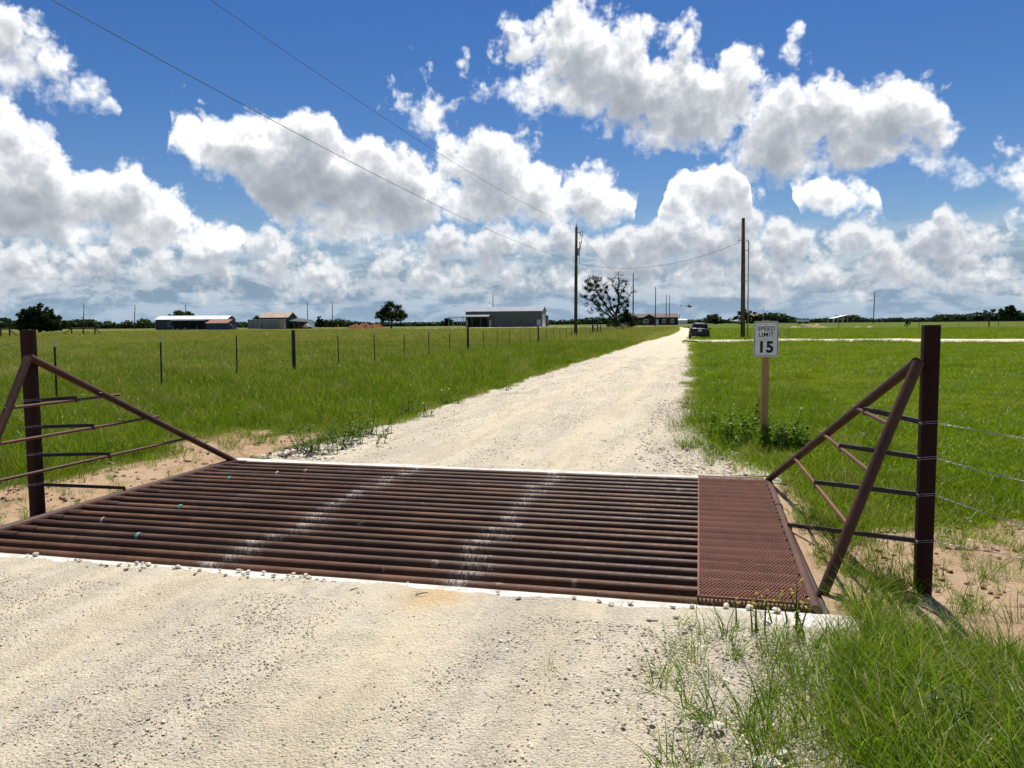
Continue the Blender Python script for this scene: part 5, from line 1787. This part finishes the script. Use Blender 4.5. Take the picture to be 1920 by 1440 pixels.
# ------------------------------------------------------------------ scattering of uncountable small things
def scatter_group(coll):
    ng = bpy.data.node_groups.new('scatter_' + coll.name, 'GeometryNodeTree')
    ng.interface.new_socket('Geometry', in_out='INPUT', socket_type='NodeSocketGeometry')
    ng.interface.new_socket('Geometry', in_out='OUTPUT', socket_type='NodeSocketGeometry')
    N, L = ng.nodes, ng.links
    gi, go = N.new('NodeGroupInput'), N.new('NodeGroupOutput')
    ci = N.new('GeometryNodeCollectionInfo')
    ci.inputs['Collection'].default_value = coll
    ci.inputs['Separate Children'].default_value = True
    ci.inputs['Reset Children'].default_value = True

    def attr(name, typ):
        a = N.new('GeometryNodeInputNamedAttribute')
        a.data_type = typ
        a.inputs['Name'].default_value = name
        return a.outputs['Attribute']
    ip = N.new('GeometryNodeInstanceOnPoints')
    L.new(gi.outputs[0], ip.inputs['Points'])
    L.new(ci.outputs[0], ip.inputs['Instance'])
    ip.inputs['Pick Instance'].default_value = True
    L.new(attr('pid', 'INT'), ip.inputs['Instance Index'])
    e = N.new('FunctionNodeEulerToRotation')
    L.new(attr('rot', 'FLOAT_VECTOR'), e.inputs[0])
    L.new(e.outputs[0], ip.inputs['Rotation'])
    L.new(attr('scl', 'FLOAT_VECTOR'), ip.inputs['Scale'])
    L.new(ip.outputs[0], go.inputs[0])
    return ng


def scatter(name, label, cat, pts, rot, scl, coll, nproto, rg):
    me = bpy.data.meshes.new(name)
    n = len(pts)
    me.vertices.add(n)
    me.vertices.foreach_set('co', np.asarray(pts, np.float32).ravel())
    a = me.attributes.new('rot', 'FLOAT_VECTOR', 'POINT')
    a.data.foreach_set('vector', np.asarray(rot, np.float32).ravel())
    a = me.attributes.new('scl', 'FLOAT_VECTOR', 'POINT')
    a.data.foreach_set('vector', np.asarray(scl, np.float32).ravel())
    a = me.attributes.new('pid', 'INT', 'POINT')
    a.data.foreach_set('value', rg.integers(0, nproto, n).astype(np.int32))
    o = link(name, me)
    md = o.modifiers.new('scatter', 'NODES')
    md.node_group = scatter_group(coll)
    return tag(o, label, cat, None, 'stuff')


def blades(n, rad, h0, h1, w_all, bend, rg, lean=0.35, heads=0.0):
    vs, fs, tn = [], [], []
    for _ in range(n):
        r, a = rad * math.sqrt(rg.random()), rg.uniform(0, 6.283)
        p = np.array([r * math.cos(a), r * math.sin(a), -.02])
        h = rg.uniform(h0, h1) * (1 - .35 * (r / max(rad, 1e-6)) ** 2)
        dirn = rg.uniform(0, 6.283) * .5 + a * .5
        ld = np.array([math.cos(dirn), math.sin(dirn), 0])
        ln = abs(rg.normal()) * lean
        bd = rg.uniform(.2, 1) * bend
        fa = rg.uniform(0, 6.283)
        s = np.array([math.cos(fa), math.sin(fa), 0])
        w = w_all * rg.uniform(.6, 1.5)
        tv = rg.random()
        b = len(vs)
        head = rg.random() < heads
        rows = ((0, 1.0), (.4, .95), (.75, .7), (1.0, .12)) if not head else ((0, .5), (.5, .4), (.78, .5), (.9, 1.6), (1.0, .2))
        for t, k in rows:
            off = ld * h * (ln * t + bd * t * t)
            z = h * (t - .35 * bd * t * t)
            q = p + off + np.array([0, 0, z])
            vs.append(q - s * w * k * .5)
            vs.append(q + s * w * k * .5)
            tn += [tv, tv]
        for j in range(len(rows) - 1):
            fs.append((b + 2 * j, b + 2 * j + 1, b + 2 * j + 3, b + 2 * j + 2))
    return np.array(vs), np.array(fs), np.array(tn, np.float32)


def add_tone(me, tn):
    at = me.attributes.new('tone', 'FLOAT', 'POINT')
    at.data.foreach_set('value', tn)
    return me


def proto_coll(name, count, fn):
    c = bpy.data.collections.new(name)
    for k in range(count):
        me = fn(k)
        o = bpy.data.objects.new('%s_%02d' % (name, k), me)
        c.objects.link(o)
    return c


rg = np.random.default_rng(77)


def gproto(name, count, mat, *a, **kw):
    def fn(k):
        v, f, tn = blades(*a, rg=rg, **kw)
        return add_tone(mesh_np(name, v, f, mat), tn)
    return proto_coll(name, count, fn)


P_tall = gproto('tall_grass_tuft', 7, M['g_tall'], 20, .08, .16, .62, .0072, .85, lean=.34, heads=.05)
P_verge = gproto('verge_grass_tuft', 7, M['g_verge'], 54, .22, .12, .42, .0055, .6, lean=.25, heads=.06)
P_past = gproto('pasture_grass_tuft', 6, M['g_past'], 70, .50, .22, .55, .0085, .5, lean=.22, heads=.14)
P_lawn = gproto('mown_grass_tuft', 6, M['g_lawn'], 110, .24, .03, .12, .005, .9, lean=.5)


def place(u, v, rg, s0, s1, tilt=.10, zoff=0.0):
    x, y = xy(u, v)
    z = gz(x, y) + zoff
    n = len(u)
    rot = np.stack([rg.normal(0, tilt, n), rg.normal(0, tilt, n), rg.uniform(0, 6.283, n)], -1)
    s = rg.uniform(s0, s1, n)
    return np.stack([x, y, z], -1), rot, np.stack([s, s, s * rg.uniform(.75, 1.2, n)], -1)


def infrustum(u, v, k=.76, m=2.5):
    x, y = xy(u, v)
    return (y > 0.3) & (np.abs(x) < k * y + m)


def rnd_uv(n, u0, u1, v0, v1, rg):
    return rg.uniform(u0, u1, n), rg.uniform(v0, v1, n)


def off_drive(u, v):
    x, y = xy(u, v)
    dc = np.interp(x, [12, 23, 33, 46, 60], [61.5, 63.2, 60, 54.5, 50])
    d2 = np.interp(x, [29, 38, 50, 60], [56.8, 54.5, 49.5, 46])
    return ~(((np.abs(y - dc) < 2.9) & (x > 11.5)) | ((np.abs(y - d2) < 1.1) & (x > 28)))


def outside_guard(u, v, m=.06):
    return ~((u > -5.28 - m) & (u < .80 + m) & (v > 4.0) & (v < 8.12))


allp = []
# left verge and the near part of the pasture
U_, V_ = [], []
for n, u0, u1, v0, v1 in ((9000, -18, -4.2, 7.5, 22), (26000, -44, -4.0, 22, 62), (700, -9, -5.0, 1.5, 7.5)):
    a, b = rnd_uv(n, u0, u1, v0, v1, rg)
    U_.append(a)
    V_.append(b)
U_, V_ = np.concatenate(U_), np.concatenate(V_)
edge = road_l(V_) - .02 - .22 * rg.random(len(U_)) ** 2
ok = (U_ < edge) & infrustum(U_, V_) & outside_guard(U_, V_)
bm = np.clip(bare_mask(U_, V_) + .45 * wob(U_, V_, 1.9, 3) * (bare_mask(U_, V_) > .05), 0, 1)
ok &= rg.random(len(U_)) > bm * 1.06
U_, V_ = U_[ok], V_[ok]
pp, rr, ss = place(U_, V_, rg, .65, 1.2)
# lower and thinner where the gravel or bare soil begins, taller away from the road
k = (.55 + .5 * sst(road_l(V_) - U_, .1, 1.3)) * (1 - .5 * np.clip(bare_mask(U_, V_), 0, 1)) * (1 + .28 * wob(U_, V_, .45, 6.0)) * np.where(V_ < 16, .85, 1.05)
ss *= k[:, None]
scatter('verge_grass', 'lush green grass on the verge left of the road', 'grass', pp, rr, ss, P_verge, 7, rg)

# pasture beyond
U_, V_ = rnd_uv(95000, -130, -3.6, 18, 165, rg)
x, y = xy(U_, V_)
ok = infrustum(U_, V_) & (U_ < fl(V_) - .2)
ok &= rg.random(len(U_)) < np.clip(1.1 - (V_ - 40) / 260, .25, 1)
ok &= (x < FA + FB * y - .3) | (V_ > 60)
U_, V_ = U_[ok], V_[ok]
pp, rr, ss = place(U_, V_, rg, .7, 1.2, .08)
ss *= (1 + .2 * wob(U_, V_, .2, 2.0))[:, None] * np.where(V_ > 70, 1.25, .85)[:, None]
scatter('pasture_grass', 'taller seeding grass across the fenced pasture on the left', 'grass', pp, rr, ss, P_past, 6, rg)

# mown grass on the right
U_, V_ = [], []
for n, u0, u1, v0, v1 in ((14000, -.4, 16, 6.4, 22), (26000, -.4, 42, 22, 60), (26000, -.4, 120, 60, 150)):
    a, b = rnd_uv(n, u0, u1, v0, v1, rg)
    U_.append(a)
    V_.append(b)
U_, V_ = np.concatenate(U_), np.concatenate(V_)
ok = (U_ > fr(V_) + .04 + .5 * rg.random(len(U_)) ** 2 * (1 - sst(V_, 30, 60))) & infrustum(U_, V_) & outside_guard(U_, V_) & off_drive(U_, V_)
ok &= rg.random(len(U_)) > bare_mask(U_, V_) * 1.02
U_, V_ = U_[ok], V_[ok]
pp, rr, ss = place(U_, V_, rg, .75, 1.3)
ss *= np.where(V_ > 60, 3.2, np.where(V_ > 22, 1.7, 1.0))[:, None] * (1 + .25 * wob(U_, V_, .35, 8.0))[:, None]
scatter('mown_grass', 'bright green mown grass right of the road', 'grass', pp, rr, ss, P_lawn, 6, rg)

# rough edge between the right side of the road and the mown grass
U_, V_ = [], []
for n, u0, u1, v0, v1 in ((1500, -.5, 2.4, 8.2, 18), (1500, -.7, 1.3, 18, 60), (420, .8, 4.5, 5.4, 8.4), (200, .78, 1.35, 4.9, 8.0)):
    a, b = rnd_uv(n, u0, u1, v0, v1, rg)
    U_.append(a)
    V_.append(b)
U_, V_ = np.concatenate(U_), np.concatenate(V_)
ok = (U_ > road_r(V_) - .12 + .35 * rg.random(len(U_))) & outside_guard(U_, V_) & (wob(U_, V_, 1.3, 5.0) + rg.normal(0, .35, len(U_)) > -.05)
ok &= rg.random(len(U_)) > bare_mask(U_, V_) * .9
U_, V_ = U_[ok], V_[ok]
pp, rr, ss = place(U_, V_, rg, .35, .85)
scatter('rough_grass', 'rough ankle-high grass fringing the right side of the road', 'grass', pp, rr, ss, P_verge, 7, rg)

# tall grass in the near right corner, and thin sprigs on the bare soil
U_, V_ = rnd_uv(7600, .02, 4.6, .9, 4.9, rg)
den = sst(U_, .12 + .18 * wob(V_, V_ * 0, 1.7, 2.0), .75) * (1 - sst(V_ + .38 * np.maximum(U_ - 1.0, 0) - .35 * (1 - sst(U_, .7, 1.2)), 3.95, 4.45))
den = np.where(U_ > .6, den, den * .8) * (1 - .8 * sst(U_ - (4.4 - V_) * .9, 1.9, 2.6) * sst(V_, 3.2, 4.0))
ok = (rg.random(len(U_)) < den) & infrustum(U_, V_, .8, 1.0) & outside_guard(U_, V_, .03)
U1, V1 = U_[ok], V_[ok]
a, b = rnd_uv(760, .8, 4.6, 4.5, 7.8, rg)
a2, b2 = rnd_uv(620, -9, -5.35, 3.2, 10.5, rg)
a3, b3 = rnd_uv(90, -.15, .45, 2.2, 4.2, rg)
a, b = np.concatenate([a, a2, a3]), np.concatenate([b, b2, b3])
ok = outside_guard(a, b) & (wob(a, b, 1.4, 2.0) > -.45)
a, b = a[ok], b[ok]
a4, b4 = rnd_uv(190, .74, 1.25, 4.35, 8.0, rg)
kk4 = wob(a4, b4, 2.2, 4.0) > -.35
a, b = np.concatenate([a, a4[kk4]]), np.concatenate([b, b4[kk4]])
pp, rr, ss = place(np.concatenate([U1, a]), np.concatenate([V1, b]), rg, .55, 1.05, .16)
n1 = len(U1)
ss[:n1] *= (.58 + .34 * sst(U1, .3, 1.0))[:, None] * (1 + .25 * wob(U1, V1, 1.1, 1.0))[:, None]
ss[:n1] *= (1 - .30 * sst(V1, 3.0, 4.0))[:, None]
ss[n1:] *= rg.uniform(.25, .55, len(a))[:, None]
scatter('tall_grass', 'long arching green grass filling the near right corner', 'grass', pp, rr, ss, P_tall, 7, rg)


# ------------------------------------------------------------------ stones and gravel
def stone_mesh(name, k, mat, sub=1):
    rs = np.random.default_rng(100 + k)
    bmn = bmesh.new()
    bmesh.ops.create_icosphere(bmn, subdivisions=sub, radius=1.0)
    ax = rs.normal(size=(5, 3))
    sc = rs.uniform(.7, 1.25, 3) * np.array([1, 1, .62])
    for v in bmn.verts:
        p = np.array(v.co)
        for q in ax:
            q_ = q / np.linalg.norm(q)
            d = p @ q_
            if d > .62:
                p = p - q_ * (d - .62) * .85
        p = p * sc * (1 + rs.normal() * .05)
        v.co = p
    me = bpy.data.meshes.new(name)
    bmn.to_mesh(me)
    bmn.free()
    me.materials.append(mat)
    return me


P_stone = proto_coll('gravel_bit', 8, lambda k: stone_mesh('gravel_bit', k, (M['stone'], M['stone'], M['stone_grey'], M['stone'], M['stone_tan'], M['stone'], M['stone'], M['stone_grey'])[k]))
U_, V_, S_ = [], [], []
for n, u0, u1, v0, v1, s0, s1 in ((46000, -4.8, .5, 1.3, 4.2, .0025, .008), (1500, -4.8, .5, 1.3, 4.2, .006, .013), (16000, -4.6, .4, 8.0, 17, .005, .012), (9000, -4.5, 0, 17, 36, .008, .018),
                                  (2600, -.6, .75, 1.6, 4.2, .004, .015), (2600, -.75, .55, 8.1, 16, .008, .022), (900, -5.2, -4.3, 8.05, 10, .008, .022), (700, -4.9, .5, 4.08, 4.27, .003, .010), (500, .7, 3.2, 5.4, 7.6, .005, .016)):
    a, b = rnd_uv(n, u0, u1, v0, v1, rg)
    U_.append(a)
    V_.append(b)
    S_.append(s0 + (s1 - s0) * rg.random(n) ** 2.2)
U_, V_, S_ = map(np.concatenate, (U_, V_, S_))
trk = np.maximum(np.exp(-((U_ + 2.98) / .3) ** 2), np.exp(-((U_ + 1.43) / .3) ** 2))
lump = np.clip(.55 + .75 * wob(U_, V_ * .35, 1.7, 3.0) + .35 * wob(U_, V_, 3.9, 8.0), .12, 1)
ok = (rg.random(len(U_)) > trk * .8) & (rg.random(len(U_)) < lump) & ((U_ > road_l(V_) - .15) & (U_ < road_r(V_) + .35) | (U_ > .6)) & infrustum(U_, V_, .74, 1.0)
U_, V_, S_ = U_[ok], V_[ok], S_[ok]
x, y = xy(U_, V_)
rut = .014 * (np.exp(-((U_ + 2.98) / .3) ** 2) + np.exp(-((U_ + 1.43) / .3) ** 2))
zr = np.where(U_ > .6, gz(x, y), gz(x, y) + .0165 - rut + .012 * np.exp(-((U_ + 2.2) / .35) ** 2) + .008 * wob(U_, V_, 2.7, 3.0))
zr = np.where((V_ > 3.9) & (V_ < 4.3), .008, zr)
n = len(U_)
scatter('loose_gravel', 'loose limestone chips strewn over the gravel road', 'gravel', np.stack([x, y, zr + S_ * .15], -1), rg.uniform(-.5, .5, (n, 3)) + np.stack([0 * U_, 0 * U_, rg.uniform(0, 6.28, n)], -1),
        np.stack([S_, S_, S_], -1), P_stone, 8, rg)

# crumbs of soil and dead litter on the bare ground
M['clod'] = simple('soil_clod', (0.34, 0.215, 0.13), 0.95, 0.4, 10.0, bmp=0.5, spec=0.1)
M['clod_dark'] = simple('dark_litter', (0.15, 0.10, 0.065), 0.95, 0.4, 10.0, spec=0.1)
P_clod = proto_coll('soil_crumb', 6, lambda k: stone_mesh('soil_crumb', 60 + k, M['clod_dark'] if k in (1, 4) else M['clod']))
a1, b1 = rnd_uv(5200, .75, 4.6, 4.2, 8.0, rg)
a2, b2 = rnd_uv(5200, -9, -5.25, 2.8, 11.5, rg)
cu_, cv_ = np.concatenate([a1, a2]), np.concatenate([b1, b2])
keep = (bare_mask(cu_, cv_) > .25) & outside_guard(cu_, cv_, 0) & (wob(cu_, cv_, 2.3, 6.0) + .7 * wob(cu_, cv_, 6.1, 1.0) + rg.normal(0, .3, len(cu_)) > .05)
cu_, cv_ = cu_[keep], cv_[keep]
cs_ = .004 + .022 * rg.random(len(cu_)) ** 3
cx_, cy_ = xy(cu_, cv_)
cn = len(cu_)
scatter('soil_crumbs', 'crumbs of reddish soil and dead litter on the bare ground', 'soil', np.stack([cx_, cy_, gz(cx_, cy_) + cs_ * .2], -1),
        np.stack([rg.uniform(-.5, .5, cn), rg.uniform(-.5, .5, cn), rg.uniform(0, 6.28, cn)], -1), np.stack([cs_ * rg.uniform(.8, 2.6, cn), cs_, cs_ * .8], -1), P_clod, 6, rg)

smesh = [stone_mesh('stone', 20 + k, M['stone'] if k % 4 else M['stone_grey'], 2 if k < 3 else 1) for k in range(9)] + [stone_mesh('stone', 40, M['stone_red'])]
spots = [(-4.35, 4.27, .026), (-3.95, 4.22, .017), (-3.45, 4.25, .022), (-3.38, 4.23, .018), (-3.22, 4.24, .024), (-3.05, 4.22, .017), (-2.72, 4.24, .020), (-2.62, 4.25, .024), (-2.53, 4.22, .02), (-2.42, 4.26, .022), (-2.3, 4.23, .02),
         (-.52, 4.20, .018), (-.45, 4.16, .022), (-.35, 4.21, .02), (-.12, 4.20, .022), (-.02, 4.22, .018), (.16, 4.26, .028), (.28, 4.27, .022), (.42, 4.26, .026), (.52, 4.25, .02), (-.22, 3.98, .035), (-.1, 4.05, .024), (-.05, 3.9, .02), (.08, 2.95, .032), (.17, 2.97, .026),
         (-.16, 2.95, .02), (.24, 2.72, .05), (.3, 2.8, .03), (-1.05, 3.34, .018), (.55, 3.1, .03), (.4, 3.55, .026), (.2, 3.45, .02)]
for _ in range(46):
    spots.append((-2.9 + .95 * rg.normal(), rg.uniform(4.12, 4.27), rg.uniform(.008, .02)))
for _ in range(64):
    spots.append((rg.uniform(-.65, .55), 8.12 + 1.9 * rg.random() ** 1.5, rg.uniform(.014, .036)))
for _ in range(44):
    spots.append((-4.95 + .85 * rg.random(), 8.08 + .75 * rg.random() ** 1.4, rg.uniform(.016, .046)))
for _ in range(22):
    spots.append((rg.uniform(.8, 2.2), rg.uniform(5.6, 7.4), rg.uniform(.014, .034)))
for u, v, s in spots:
    kk = int(rg.integers(0, 10)) if v > 8 else int(rg.integers(0, 9))
    o = link('stone', smesh[kk], road)
    o.location = Wg(u, v, s * .22 + (.012 if v < 4.3 or u < .6 else 0))
    o.rotation_euler = tuple(rg.uniform(-.4, .4, 2)) + (rg.uniform(0, 6.28),)
    o.scale = (s, s, s)
# heap of rubble and red clods at the far left corner of the guard
for _ in range(26):
    u, v = -4.75 + .28 * rg.normal(), 8.32 + .14 * rg.normal()
    s = rg.uniform(.02, .055)
    o = link('stone', smesh[9] if rg.random() < .35 else smesh[int(rg.integers(0, 9))], road)
    o.location = Wg(u, max(v, 8.12), .02 + .05 * math.exp(-((u + 4.75) / .3) ** 2) * rg.random())
    o.rotation_euler = tuple(rg.uniform(-.6, .6, 3))
    o.scale = (s, s, s)


# ------------------------------------------------------------------ single weeds and tufts
def weed(label, u, v, h, spread, stems, seed, mat='l_weed', leaf=.045, flowers=0, cat='weed'):
    rw_ = np.random.default_rng(seed)
    t = thing('weed', label, cat, Wg(u, v), 0, 'broad-leaved weeds along the road')
    sm, vs, fs = MB(), [], []
    fl_ = MB()
    for _ in range(stems):
        a = rw_.uniform(0, 6.28)
        L = h * rw_.uniform(.55, 1.05)
        out = spread * rw_.uniform(.2, 1)
        ro = spread * 1.1 * math.sqrt(rw_.random())
        ra = rw_.uniform(0, 6.28)
        bx_, by_ = ro * math.cos(ra), ro * math.sin(ra)
        L *= 1.1 - .5 * ro / (spread * 1.1)
        out *= .55
        pts = [Vector((bx_ + out * math.cos(a) * q ** 1.2, by_ + out * math.sin(a) * q ** 1.2, L * q - .03)) for q in np.linspace(0, 1, 6)]
        sm.tube(pts, [.006, .005, .0045, .004, .003, .002], 5)
        nl = int(5 + L * 22)
        for _ in range(nl):
            q = rw_.uniform(.12, 1.02)
            p = pts[0].lerp(pts[-1], q)
            i = min(int(q * 5), 4)
            p = pts[i].lerp(pts[i + 1], min(q * 5 - i, 1))
            b = rw_.uniform(0, 6.28)
            d = Vector((math.cos(b), math.sin(b), rw_.uniform(-.35, .55))).normalized()
            s = d.cross(Vector((0, 0, 1))).normalized()
            up = s.cross(d)
            ll = leaf * rw_.uniform(.6, 1.4)
            k = len(vs)
            for t_, w_, dz in ((.08, 0.02, 0), (.35, .30, .10), (.35, -.30, .10), (.7, .24, .06), (.7, -.24, .06), (1.05, 0, -.12)):
                vs.append(p + d * (ll * t_ * 1.3) + s * (w_ * ll) + up * (dz * ll))
            fs += [(k, k + 1, k + 2), (k + 1, k + 3, k + 4), (k + 1, k + 4, k + 2), (k + 3, k + 5, k + 4)]
        if flowers:
            for _ in range(flowers):
                fl_.ball(pts[-1] + Vector(rw_.normal(size=3) * .015), .007, 6, 4, .3)
    sm.obj('stem', M['g_tall'], t)['kind'] = 'stuff'
    link('foliage', mesh_np('foliage', np.array([tuple(p) for p in vs]), np.array(fs), M[mat]), t)
    if flowers:
        fl_.obj('flower', M['yellow'], t)
    return t


weed('dark leafy weed heaped right of the sign post foot', 1.06, 9.92, .50, .28, 24, 1, leaf=.07)
weed('second leafy weed just behind the sign post', 1.12, 10.35, .52, .28, 20, 2, leaf=.07)
weed('leafy weed just left of the sign post foot', .56, 10.25, .50, .28, 22, 3, leaf=.065)
weed('pale leafy weed between the sign post and the road', .36, 10.9, .50, .32, 20, 4, leaf=.06)
weed('low weed at the road edge nearest the guard\'s far right corner', .30, 9.75, .24, .24, 14, 5, leaf=.045)
weed('tall weed a little beyond the sign post', .72, 11.8, .52, .34, 20, 6, leaf=.06)
weed('small weed at the right road edge beyond the sign', .05, 12.4, .36, .26, 14, 7, leaf=.05)
weed('thin weed at the right road edge farther on', -.1, 15.2, .34, .22, 8, 8, leaf=.05)
weed('grey-green bush weed at the guard\'s far left corner', -4.52, 8.68, .42, .34, 20, 9, 'l_grey', .06)
weed('grey-green weed second along the left road edge', -4.40, 9.45, .40, .42, 24, 10, 'l_grey', .05)
weed('bright weed third along the left road edge', -4.62, 10.3, .48, .34, 16, 11, 'l_weed', .055)
weed('tall weed fourth along the left road edge', -4.72, 12.4, .46, .28, 11, 12, 'l_grey', .055)
weed('weed fifth along the left road edge', -4.75, 14.6, .42, .26, 9, 13, 'l_weed', .055)
weed('weed sixth along the left road edge', -4.6, 18.4, .46, .3, 9, 14, 'l_weed', .06)
weed('yellow-flowered sprig over the expanded metal corner', .52, 4.06, .30, .16, 7, 15, 'l_weed', .016, 2)
weed('second yellow-flowered sprig left of the expanded metal corner', .32, 4.03, .27, .12, 5, 16, 'l_weed', .015, 2)
weed('yellow-flowered plant at the right edge of the photo', 1.62, 2.86, .30, .16, 6, 17, 'l_weed', .03, 5)
weed('pale broad-leaved weed within the near tall grass', .92, 3.02, .30, .16, 6, 18, 'l_grey', .035)


def tuft(label, u, v, n, rad, h0, h1, w, bend, seed, mat='g_tall', lean=.35):
    rt = np.random.default_rng(seed)
    vv_, ff_, tn = blades(n, rad, h0, h1, w, bend, rt, lean)
    o = link('grass_tuft', add_tone(mesh_np('grass_tuft', vv_, ff_, M[mat]), tn))
    o.location = Wg(u, v, .012)
    return tag(o, label, 'grass tuft', 'single grass tufts on the gravel')


tuft('low sprawling tuft on the gravel beside the near tall grass', .06, 3.02, 70, .06, .06, .19, .0045, 1.3, 1, lean=.8)
tuft('tall thin tuft left of the sprawling one', -.03, 3.10, 14, .02, .14, .30, .0038, .6, 2, lean=.25)
tuft('tall thin tuft just behind the sprawling one', .05, 3.2, 10, .02, .12, .24, .0035, .6, 3, lean=.25)
tuft('wispy tuft on the gravel at the bottom edge of the photo', -.1, 2.68, 20, .05, .08, .20, .0036, .9, 4, lean=.4)
tuft('upright tuft right of the sprawling one', .20, 3.0, 18, .03, .18, .34, .004, .5, 5, lean=.22)
tuft('upright tuft at the gravel edge near the bottom of the photo', .26, 2.75, 26, .05, .14, .34, .004, .6, 6, lean=.25)
tuft('tuft at the left edge by the near sill', -4.72, 4.18, 26, .05, .10, .24, .005, .7, 7, lean=.3)
tuft('tuft at the left edge of the photo below the sill', -4.35, 3.72, 30, .05, .05, .12, .005, 1.0, 8, lean=.6)
tuft('thin dry tuft on the near gravel left of centre', -2.36, 3.55, 14, .03, .04, .09, .003, .8, 9, lean=.7)
tuft('tiny tuft on the near gravel below the dry one', -2.25, 3.30, 12, .03, .02, .06, .003, .8, 10, lean=.8)
tuft('small green tuft near the sill, left one of two', -1.86, 4.02, 22, .035, .02, .06, .0035, .9, 11, lean=.7)
tuft('small green tuft near the sill, right one of two', -1.68, 4.03, 22, .045, .02, .05, .0035, .9, 12, lean=.8)
tuft('sparse tuft on the gravel beyond the far sill', -1.55, 8.32, 12, .04, .05, .13, .004, .6, 13, lean=.4)
tuft('tuft on the loose stones beyond the expanded metal', .12, 8.75, 34, .06, .08, .2, .005, .6, 14, lean=.4)
tuft('second tuft on the loose stones nearer the wing foot', .42, 8.45, 26, .05, .08, .2, .005, .6, 15, lean=.4)
tuft('bushy tuft at the right road edge before the weeds', -.12, 9.75, 60, .09, .08, .24, .005, .6, 16, lean=.4)

tuft('tall thin tuft on the gravel between the sprawling tuft and the sill', .02, 3.52, 12, .03, .14, .32, .004, .6, 21, lean=.3)
tuft('upright tuft just left of the expanded metal\'s near corner', .14, 3.86, 16, .04, .14, .30, .004, .6, 22, lean=.3)
tuft('spreading tuft at the foot of the tall grass near the sill', .34, 3.72, 26, .06, .14, .36, .0045, .7, 23, lean=.35)
tuft('tiny sprig alone on the gravel right of centre', -.62, 3.3, 8, .02, .06, .14, .003, .5, 24, lean=.35)
tuft('tuft by the far right corner of the guard beside the wing foot', .95, 7.35, 40, .08, .12, .30, .005, .6, 25, lean=.35)
tuft('tuft outside the right side rail beyond the lowest tie bar', .92, 6.5, 44, .09, .12, .32, .005, .6, 26, lean=.35)
tuft('tuft outside the right side rail before the lowest tie bar', .92, 5.55, 44, .09, .12, .30, .005, .6, 27, lean=.35)

# twigs on the gravel
for lab, u, v, a, L in (('dark twig on the gravel near the middle of the sill', -1.95, 4.06, .5, .05), ('bent dark twig right of the small green tufts', -1.55, 4.07, .3, .07)):
    p = Wg(u, v, .016)
    m = MB().tube([p, p + Vector((L * .5, .01, .006)), p + Vector((L, .02 * a, .012))], [.0035, .003, .002], 5)
    tag(m.obj('twig', M['bark']), lab, 'twig')
